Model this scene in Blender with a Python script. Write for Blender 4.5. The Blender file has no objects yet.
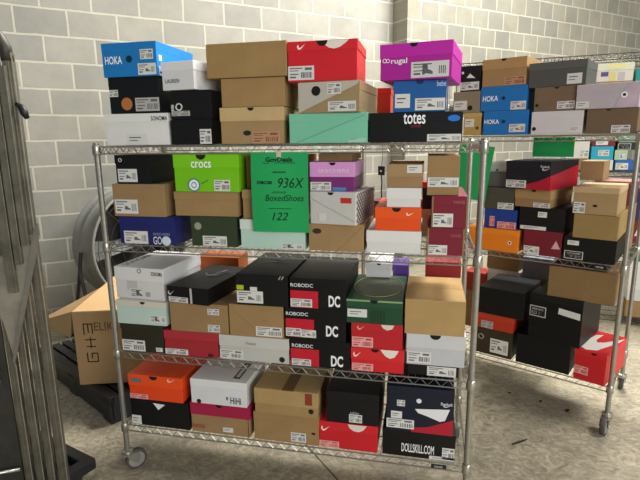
import bpy, bmesh, math, random
from mathutils import Vector, Matrix
random.seed(7)
R = math.radians
SC = bpy.context.scene
COL = SC.collection

# ------------------------------------------------------------------ camera
cam_d = bpy.data.cameras.new('camera'); cam = bpy.data.objects.new('camera', cam_d); COL.objects.link(cam)
SC.camera = cam
cam_d.sensor_width = 36.0; cam_d.lens = 27.4707
cam_d.clip_start = .02
cam.matrix_world = Matrix(((0.977439, -0.031136, 0.208911, 1.302316), (0.21087, 0.200666, -0.956696, -1.764982), (-0.012133, 0.979165, 0.202704, 1.490466), (0.0, 0.0, 0.0, 1.0)))
# ------------------------------------------------------------------ light
SC.view_settings.view_transform = 'Standard'; SC.view_settings.look = 'None'
SC.view_settings.gamma = 1.0; SC.view_settings.use_curve_mapping = False
SC.view_settings.exposure = 0.20
w = bpy.data.worlds.new('world'); SC.world = w; w.use_nodes = True
w.node_tree.nodes['Background'].inputs[0].default_value = (0.95, 0.97, 1.0, 1)
w.node_tree.nodes['Background'].inputs[1].default_value = 0.22
def area(name, loc, target, sx, sy, power, col=(1, .95, .86)):
    d = bpy.data.lights.new(name, 'AREA'); d.shape = 'RECTANGLE'; d.size = sx; d.size_y = sy; d.energy = power; d.color = col
    o = bpy.data.objects.new(name, d); COL.objects.link(o); o.location = loc
    o.rotation_euler = (Vector(target) - Vector(loc)).to_track_quat('-Z', 'Y').to_euler()
    return o
area('warehouse_lamp', (2.4, 3.1, 5.8), (1.0, .6, .6), 2.2, 1.2, 540, (1, .97, .91))
area('warehouse_lamp', (5.0, .2, 5.2), (1.0, .5, 1.0), 2.0, 1.2, 200, (1, .97, .91))
area('fill_light', (6.0, -5.6, 2.4), (.8, .4, 1.0), 4.2, 3.0, 280, (.98, 1, .97))  # added fill light, no real door; brightens the box fronts


# ------------------------------------------------------------------ materials
def lin(h):
    c = [int(h[i:i+2], 16)/255 for i in (0, 2, 4)]
    return tuple(((x+.055)/1.055)**2.4 if x > .04045 else x/12.92 for x in c) + (1,)
MATS = {}
def mat(h, rough=.5, metal=0., var=.10, scale=6., bump=0., spec=.5, key=''):
    k = (h, rough, metal, var, scale, bump, spec, key)
    if k in MATS: return MATS[k]
    m = bpy.data.materials.new('surface_' + h); m.use_nodes = True
    nt = m.node_tree; N = nt.nodes; L = nt.links; b = N['Principled BSDF']
    b.inputs['Roughness'].default_value = rough; b.inputs['Metallic'].default_value = metal
    b.inputs['Specular IOR Level'].default_value = spec
    c = lin(h); b.inputs['Base Color'].default_value = c
    if var > 0:
        tc = N.new('ShaderNodeTexCoord'); nz = N.new('ShaderNodeTexNoise')
        nz.inputs['Scale'].default_value = scale; nz.inputs['Detail'].default_value = 5; nz.inputs['Roughness'].default_value = .65
        L.new(tc.outputs['Object'], nz.inputs['Vector'])
        r = N.new('ShaderNodeValToRGB'); e = r.color_ramp.elements
        e[0].position = .3; e[1].position = .7
        e[0].color = tuple(x*(1-var) for x in c[:3]) + (1,); e[1].color = tuple(min(1, x*(1+var*.6)) for x in c[:3]) + (1,)
        L.new(nz.outputs['Fac'], r.inputs['Fac']); L.new(r.outputs['Color'], b.inputs['Base Color'])
        if bump > 0:
            bp = N.new('ShaderNodeBump'); bp.inputs['Strength'].default_value = bump; bp.inputs['Distance'].default_value = .004
            L.new(nz.outputs['Fac'], bp.inputs['Height']); L.new(bp.outputs['Normal'], b.inputs['Normal'])
    MATS[k] = m
    return m
KRAFTS = {'AE8A5E','D2AC7A','AB8456','A98353','A98A63'}
def boxmat(h):
    r_, g_, b_ = [int(h[i:i+2], 16) for i in (0, 2, 4)]
    kraft = r_ > g_ > b_ and 25 < r_-b_ < 115 and r_ > 90 and g_ > .66*r_
    if kraft:
        h = '%02X%02X%02X' % (int(r_*.96), g_, int(b_+.03*(r_-b_)))
        return mat(h, .82, 0, .10, 9., .25, .25, 'kraft')
    if max(r_, g_, b_) < 60: return mat(h, .5, 0, .25, 5., .12, .3, 'dark')
    return mat(h, .45, 0, .06, 5., .10, .35, 'print')
def pm(h): return mat(h, .45, 0, 0, 1, 0, .4)
METAL = mat('B4B2AA', .34, .92, .18, 30.)
DARKM = mat('7C7A72', .45, .85, .3, 20.)

# ------------------------------------------------------------------ mesh helpers
def obj(name, bm, m, parent=None, smooth=False):
    me = bpy.data.meshes.new(name); bm.normal_update(); bm.to_mesh(me); bm.free()
    for x in (m if isinstance(m, (list, tuple)) else [m]): me.materials.append(x)
    if smooth:
        for p in me.polygons: p.use_smooth = True
    o = bpy.data.objects.new(name, me); COL.objects.link(o)
    if parent: o.parent = parent
    return o
def tag(o, label=None, cat=None, group=None, kind=None):
    if label: o['label'] = label
    if cat: o['category'] = cat
    if group: o['group'] = group
    if kind: o['kind'] = kind
    return o
def empty(name, loc=(0, 0, 0), rz=0.):
    o = bpy.data.objects.new(name, None); COL.objects.link(o); o.location = loc; o.rotation_euler = (0, 0, rz); o.empty_display_size = .05
    return o
def add_box(bm, x0, y0, z0, x1, y1, z1, bev=0., mi=0, top=None):
    """axis aligned block; top=(dx,dy) shifts the upper face"""
    tx, ty = top or (0, 0)
    vs = [bm.verts.new(c) for c in ((x0,y0,z0),(x1,y0,z0),(x1,y1,z0),(x0,y1,z0),(x0+tx,y0+ty,z1),(x1+tx,y0+ty,z1),(x1+tx,y1+ty,z1),(x0+tx,y1+ty,z1))]
    fs = [bm.faces.new([vs[i] for i in f]) for f in ((3,2,1,0),(4,5,6,7),(0,1,5,4),(1,2,6,5),(2,3,7,6),(3,0,4,7))]
    for f in fs: f.material_index = mi
    if bev > 0:
        es = list({e for f in fs for e in f.edges})
        bmesh.ops.bevel(bm, geom=es, offset=bev, segments=2, affect='EDGES', profile=.6)
    return vs
def add_tube(bm, pts, r, n=6, closed=False, mi=0):
    pts = [Vector(p) for p in pts]; rings = []
    m = len(pts)
    for i, p in enumerate(pts):
        if closed: d = pts[(i+1) % m] - pts[i-1]
        else: d = pts[min(i+1, m-1)] - pts[max(i-1, 0)]
        d.normalize()
        a = Vector((0, 0, 1)) if abs(d.z) < .9 else Vector((1, 0, 0))
        u = d.cross(a).normalized(); v = d.cross(u)
        rr = r[i] if isinstance(r, (list, tuple)) else r
        rings.append([bm.verts.new(p + u*rr*math.cos(2*math.pi*k/n) + v*rr*math.sin(2*math.pi*k/n)) for k in range(n)])
    for i in range(m if closed else m-1):
        a, b = rings[i], rings[(i+1) % m]
        for k in range(n):
            f = bm.faces.new((a[k], a[(k+1) % n], b[(k+1) % n], b[k])); f.material_index = mi
    if not closed:
        bm.faces.new(rings[0][::-1]).material_index = mi; bm.faces.new(rings[-1]).material_index = mi
def add_lathe(bm, prof, n=16, axis='Z', c=(0, 0, 0), mi=0, caps=True):
    c = Vector(c); rings = []
    for r, h in prof:
        ring = []
        for k in range(n):
            a = 2*math.pi*k/n; p = (r*math.cos(a), r*math.sin(a), h)
            if axis == 'X': p = (h, p[0], p[1])
            if axis == 'Y': p = (p[0], h, p[1])
            ring.append(bm.verts.new(c + Vector(p)))
        rings.append(ring)
    for a, b in zip(rings, rings[1:]):
        for k in range(n): bm.faces.new((a[k], a[(k+1) % n], b[(k+1) % n], b[k])).material_index = mi
    if caps:
        bm.faces.new(rings[0][::-1]).material_index = mi; bm.faces.new(rings[-1]).material_index = mi
def add_slab(bm, poly, T, th, mi=0):
    """polygon in (u, v) mapped by T to a point, thickened towards the normal given by T's third argument"""
    a = [bm.verts.new(T(u, v, 0)) for u, v in poly]; b = [bm.verts.new(T(u, v, th)) for u, v in poly]
    n = len(poly)
    try:
        bm.faces.new(a).material_index = mi; bm.faces.new(b[::-1]).material_index = mi
    except ValueError: pass
    for i in range(n): bm.faces.new((a[i], a[(i+1) % n], b[(i+1) % n], b[i])).material_index = mi
def rect(u0, v0, u1, v1): return [(u0, v0), (u1, v0), (u1, v1), (u0, v1)]
def arc(cx, cy, r, a0, a1, n, ry=None):
    ry = r if ry is None else ry
    return [(cx + r*math.cos(a0+(a1-a0)*i/n), cy + ry*math.sin(a0+(a1-a0)*i/n)) for i in range(n+1)]
def text_bm(s, u0, v0, u1, v1, T, th=.0004, shear=0., bold=.012, sub=None):
    cu = bpy.data.curves.new('t', 'FONT'); cu.body = s; cu.size = 1; cu.offset = bold; cu.shear = shear; cu.resolution_u = 3
    to = bpy.data.objects.new('t', cu); COL.objects.link(to)
    dg = bpy.context.evaluated_depsgraph_get(); dg.update()
    me = bpy.data.meshes.new_from_object(to.evaluated_get(dg))
    bpy.data.objects.remove(to); bpy.data.curves.remove(cu)
    xs = [v.co.x for v in me.vertices]; ys = [v.co.y for v in me.vertices]
    bm = bmesh.new()
    if not xs: return bm
    x0, x1, y0, y1 = min(xs), max(xs), min(ys), max(ys)
    vs = [bm.verts.new(T(u0+(v.co.x-x0)/(x1-x0)*(u1-u0), v0+(v.co.y-y0)/(y1-y0)*(v1-v0), th)) for v in me.vertices]
    for p in me.polygons:
        try: bm.faces.new([vs[i] for i in p.vertices])
        except ValueError: pass
    bpy.data.meshes.remove(me)
    return bm
SWOOSH = [(0,.55),(.06,.25),(.16,.08),(.32,.04),(.5,.18),(1,.95),(.5,.42),(.36,.34),(.24,.36),(.18,.48),(.2,.8),(.1,.85)]
SHOE = [(0,.0),(1,0),(1,.22),(.8,.42),(.6,.55),(.45,.95),(.05,1),(.02,.5)]
BOOT = [(0,0),(.22,0),(.3,.12),(1,0),(1,.25),(.8,.42),(.55,.5),(.5,1),(.02,1)]

# ------------------------------------------------------------------ room shell
def brick_mat(name, bw, row, z0, s0, c1, c2):
    m = bpy.data.materials.new(name); m.use_nodes = True
    nt = m.node_tree; N = nt.nodes; L = nt.links; b = N['Principled BSDF']
    tc = N.new('ShaderNodeTexCoord'); sp = N.new('ShaderNodeSeparateXYZ'); L.new(tc.outputs['Object'], sp.inputs[0])
    ax = N.new('ShaderNodeMath'); ax.operation = 'ADD'; ax.inputs[1].default_value = s0; L.new(sp.outputs[0], ax.inputs[0])
    az = N.new('ShaderNodeMath'); az.operation = 'ADD'; az.inputs[1].default_value = z0; L.new(sp.outputs[2], az.inputs[0])
    cb = N.new('ShaderNodeCombineXYZ'); L.new(ax.outputs[0], cb.inputs[0]); L.new(az.outputs[0], cb.inputs[1])
    # slightly wandering joints
    wn = N.new('ShaderNodeTexNoise'); wn.inputs['Scale'].default_value = 7; wn.inputs['Detail'].default_value = 3; L.new(cb.outputs[0], wn.inputs['Vector'])
    sub = N.new('ShaderNodeVectorMath'); sub.operation = 'SUBTRACT'; sub.inputs[1].default_value = (.5, .5, .5); L.new(wn.outputs['Color'], sub.inputs[0])
    scl = N.new('ShaderNodeVectorMath'); scl.operation = 'SCALE'; scl.inputs['Scale'].default_value = .012; L.new(sub.outputs[0], scl.inputs[0])
    add = N.new('ShaderNodeVectorMath'); add.operation = 'ADD'; L.new(cb.outputs[0], add.inputs[0]); L.new(scl.outputs[0], add.inputs[1])
    br = N.new('ShaderNodeTexBrick'); L.new(add.outputs[0], br.inputs['Vector'])
    br.offset = .5; br.offset_frequency = 2; br.squash = 1
    br.inputs['Scale'].default_value = 1; br.inputs['Brick Width'].default_value = bw; br.inputs['Row Height'].default_value = row
    br.inputs['Mortar Size'].default_value = .0095; br.inputs['Mortar Smooth'].default_value = .35; br.inputs['Bias'].default_value = 0
    br.inputs['Color1'].default_value = lin(c1); br.inputs['Color2'].default_value = lin(c2); br.inputs['Mortar'].default_value = lin('CFCBBB')
    # blotches and grain
    n1 = N.new('ShaderNodeTexNoise'); n1.inputs['Scale'].default_value = 2.2; n1.inputs['Detail'].default_value = 8; n1.inputs['Roughness'].default_value = .7; L.new(cb.outputs[0], n1.inputs['Vector'])
    r1 = N.new('ShaderNodeValToRGB'); r1.color_ramp.elements[0].position = .3; r1.color_ramp.elements[1].position = .72
    r1.color_ramp.elements[0].color = (.78, .78, .77, 1); r1.color_ramp.elements[1].color = (1.07, 1.06, 1.04, 1)
    L.new(n1.outputs['Fac'], r1.inputs['Fac'])
    mx = N.new('ShaderNodeMix'); mx.data_type = 'RGBA'; mx.blend_type = 'MULTIPLY'; mx.inputs['Factor'].default_value = 1
    L.new(br.outputs['Color'], mx.inputs['A']); L.new(r1.outputs['Color'], mx.inputs['B'])
    L.new(mx.outputs['Result'], b.inputs['Base Color'])
    n2 = N.new('ShaderNodeTexNoise'); n2.inputs['Scale'].default_value = 60; n2.inputs['Detail'].default_value = 4; L.new(cb.outputs[0], n2.inputs['Vector'])
    h = N.new('ShaderNodeMath'); h.operation = 'MULTIPLY_ADD'; h.inputs[1].default_value = .25; L.new(n2.outputs['Fac'], h.inputs[0])
    inv = N.new('ShaderNodeMath'); inv.operation = 'SUBTRACT'; inv.inputs[0].default_value = 1; L.new(br.outputs['Fac'], inv.inputs[1]); L.new(inv.outputs[0], h.inputs[2])
    bp = N.new('ShaderNodeBump'); bp.inputs['Strength'].default_value = .35; bp.inputs['Distance'].default_value = .006
    L.new(h.outputs[0], bp.inputs['Height']); L.new(bp.outputs['Normal'], b.inputs['Normal'])
    b.inputs['Roughness'].default_value = .75; b.inputs['Specular IOR Level'].default_value = .3
    return m
WA = R(41.0); WO = (-.780, 2.560)
wall_rot = WA
def wall(name, s0, s1, off, bmx, zt=5.2, th=.2):
    # local x along the wall, local y away from the room
    bm = bmesh.new(); add_box(bm, s0, -off, 0, s1, -off+th, zt)
    o = obj(name, bm, bmx); o.location = (WO[0], WO[1], 0); o.rotation_euler = (0, 0, WA)
    return tag(o, kind='structure')
mw1 = brick_mat('concrete_block_left', .372, .2032, .4064*10-2.5204+.2032*0, 10*.372+1.009, 'A09F98', 'B2AFA4')
mw2 = brick_mat('concrete_block_right', .25, .2032, .4064*10-2.5204, 10*.25+.1, '9A998F', 'B0AB9B')
WC = 2.215
wall('wall_back', -3.2, WC, 0, mw1)
wall('wall_right', WC, 12.0, .25, mw2, th=.45)

def floor_mat():
    m = bpy.data.materials.new('worn_concrete'); m.use_nodes = True
    nt = m.node_tree; N = nt.nodes; L = nt.links; b = N['Principled BSDF']
    tc = N.new('ShaderNodeTexCoord')
    n0 = N.new('ShaderNodeTexNoise'); n0.inputs['Scale'].default_value = 1.6; n0.inputs['Detail'].default_value = 6; n0.inputs['Distortion'].default_value = .8; L.new(tc.outputs['Object'], n0.inputs['Vector'])
    mp = N.new('ShaderNodeMapping'); mp.inputs['Rotation'].default_value = (0, 0, R(25)); mp.inputs['Scale'].default_value = (1, 1.3, 1); L.new(tc.outputs['Object'], mp.inputs['Vector'])
    n1 = N.new('ShaderNodeTexNoise'); n1.inputs['Scale'].default_value = 13; n1.inputs['Detail'].default_value = 9; n1.inputs['Roughness'].default_value = .7; n1.inputs['Distortion'].default_value = 2.4; L.new(mp.outputs[0], n1.inputs['Vector'])
    r1 = N.new('ShaderNodeValToRGB'); e = r1.color_ramp.elements
    e[0].position = .30; e[0].color = lin('736C5D'); e[1].position = .70; e[1].color = lin('C6BEA8')
    k = e.new(.48); k.color = lin('9C9481')
    L.new(n1.outputs['Fac'], r1.inputs['Fac'])
    r0 = N.new('ShaderNodeValToRGB'); r0.color_ramp.elements[0].position = .32; r0.color_ramp.elements[1].position = .68
    r0.color_ramp.elements[0].color = (.74, .73, .71, 1); r0.color_ramp.elements[1].color = (1.08, 1.06, 1.02, 1)
    L.new(n0.outputs['Fac'], r0.inputs['Fac'])
    mx = N.new('ShaderNodeMix'); mx.data_type = 'RGBA'; mx.blend_type = 'MULTIPLY'; mx.inputs['Factor'].default_value = 1
    L.new(r1.outputs['Color'], mx.inputs['A']); L.new(r0.outputs['Color'], mx.inputs['B'])
    L.new(mx.outputs['Result'], b.inputs['Base Color'])
    rr = N.new('ShaderNodeMapRange'); rr.inputs['To Min'].default_value = .45; rr.inputs['To Max'].default_value = .8; L.new(n1.outputs['Fac'], rr.inputs['Value']); L.new(rr.outputs[0], b.inputs['Roughness'])
    bp = N.new('ShaderNodeBump'); bp.inputs['Strength'].default_value = .25; bp.inputs['Distance'].default_value = .004
    L.new(n1.outputs['Fac'], bp.inputs['Height']); L.new(bp.outputs['Normal'], b.inputs['Normal'])
    return m
bm = bmesh.new(); add_box(bm, -7, -5, -.1, 13, 12, 0)
tag(obj('floor', bm, floor_mat()), kind='structure')
# saw cut joint in the slab
a_, b_ = Vector((0.8387, 0.2532, 0.0)), Vector((0.948, 0.132, 0.0))
dj = (b_-a_).normalized(); nj = Vector((-dj.y, dj.x, 0))*.003
bm = bmesh.new(); P_ = [a_-dj*2.2, b_+dj*1.0]
add_slab(bm, [(0, 0), (1, 0), (1, 1), (0, 1)], lambda u, v, t: P_[0].lerp(P_[1], u) + nj*(2*v-1) + Vector((0, 0, .0002+t)), .0006)
tag(obj('trim_1', bm, mat('2E2A24', .9)), kind='structure')

# ------------------------------------------------------------------ wire racks
WIRE = mat('B8B6AE', .28, .95, .10, 40.)
def make_post(L):
    bm = bmesh.new(); prof = []; z = 0
    while z < L:
        prof += [(.0118, z), (.0118, min(z+.0225, L)), (.0114, min(z+.0232, L)), (.0114, min(z+.0247, L))]; z += .0254
    prof = [p for i, p in enumerate(prof) if i == 0 or p[1] > prof[i-1][1]]
    prof.append((.0100, L+.004)); add_lathe(bm, prof, 14)
    return bm
def shelf_bm(W, D, k_=1.):
    bm = bmesh.new(); r = .0029*k_; low = -.028*k_
    for y in (-.003, D+.003):
        add_tube(bm, [(.014, y, 0), (W-.014, y, 0)], r); add_tube(bm, [(.014, y, low), (W-.014, y, low)], r)
        n = int(round((W-.06)/.026)); pts = [(.03+(W-.06)*i/n, y, 0 if i % 2 else low) for i in range(n+1)]
        add_tube(bm, pts, .0019*k_, 5)
    for x in (-.003, W+.003):
        add_tube(bm, [(x, .014, 0), (x, D-.014, 0)], r); add_tube(bm, [(x, .014, low), (x, D-.014, low)], r)
        n = int(round((D-.06)/.026)); pts = [(x, .03+(D-.06)*i/n, 0 if i % 2 else low) for i in range(n+1)]
        add_tube(bm, pts, .0024, 5)
    k = int(W/.0255)
    for i in range(1, k):
        x = W*i/k; add_tube(bm, [(x, -.003, .0015), (x, D+.003, .0015)], .0016*k_, 5)
    for y in (D*.25, D*.5, D*.75): add_tube(bm, [(-.003, y, -.003), (W+.003, y, -.003)], .003, 5)
    return bm
def caster(parent, x, y, ang, wheel_mat):
    c = empty('caster', (x, y, 0), ang); c.parent = parent
    bm = bmesh.new(); add_lathe(bm, [(.011, .098), (.011, .135)], 12); add_lathe(bm, [(.024, .088), (.026, .094), (.024, .104), (.014, .108)], 16)
    add_box(bm, -.018, -.021, .083, .045, .021, .088, .001)
    for s in (-1, 1):
        add_slab(bm, [(-.016, .088), (.045, .088), (.048, .05), (.036, .036), (.024, .044)], lambda u, v, t, s=s: Vector((u, s*(.0185+t), v)), .0026)
    add_tube(bm, [(.035, -.024, .047), (.035, .024, .047)], .005, 8)
    obj('caster_fork', bm, METAL, c)
    bm = bmesh.new(); add_lathe(bm, [(.036, -.012), (.045, -.0125), (.047, -.009), (.047, .009), (.045, .0125), (.036, .012)], 28, 'Y', (.035, 0, .047))
    obj('tyre', bm, wheel_mat, c, True)
    bm = bmesh.new(); add_lathe(bm, [(.012, -.0135), (.036, -.0122), (.036, .0122), (.012, .0135)], 24, 'Y', (.035, 0, .047)); obj('wheel_hub', bm, mat('8C8B84', .5), c)
    return c
def rack(name, label, group, O, yaw, W, D, zs, ang, ztop=None, k_=1., wm=None):
    t = empty(name, (O[0], O[1], 0), yaw); tag(t, label, 'shelf rack', group)
    top = (ztop or zs[0]) + .012
    for i, (x, y) in enumerate(((0, 0), (W, 0), (0, D), (W, D))):
        bm = make_post(top-.11); p = obj('post', bm, mat('A19F97', .42, .85, .12, 30), t, False); p.location = (x, y, .11)
        caster(t, x, y, ang[i % len(ang)], mat('4E4C48', .6))
        # collars at each shelf
        for z in zs:
            bm = bmesh.new(); add_lathe(bm, [(.0150, -.034), (.0175, -.030), (.0165, .004), (.0145, .008)], 14); c = obj('collar', bm, METAL, p, True); c.location = (0, 0, z-.11)
    for z in zs:
        s = obj('wire_shelf', shelf_bm(W, D, k_), wm or WIRE, t); s.location = (0, 0, z)
    return t
rack1 = rack('wire_rack', 'chrome wire rack on casters in front, loaded with four shelves of shoe boxes', 'chrome wire racks', (0, 0), 0, 1.49, 0.5255, (1.4698, 1.0696, 0.5906, 0.2365), (R(50), R(150), R(60), R(100)))
rack2 = rack('wire_rack', 'chrome wire rack standing angled behind the right end of the front one', 'chrome wire racks', (0.9046, 1.4087), -0.45619, 1.49, 0.5255, (1.4937, 0.8704, 0.2468), (R(60), R(-95), R(20), R(100)))
rack3 = rack('wire_rack', 'far wire rack by the block wall with an empty top shelf above head height', 'chrome wire racks', (1.4616, 2.6365), -0.18305, 1.83, .53, (2.08, 1.7478, 1.2215, 0.6627, 0.0647), (R(60), R(-130), R(20), R(100)), k_=1.45, wm=mat('5E5C56', .3, .9, .2, 30.))

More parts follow.
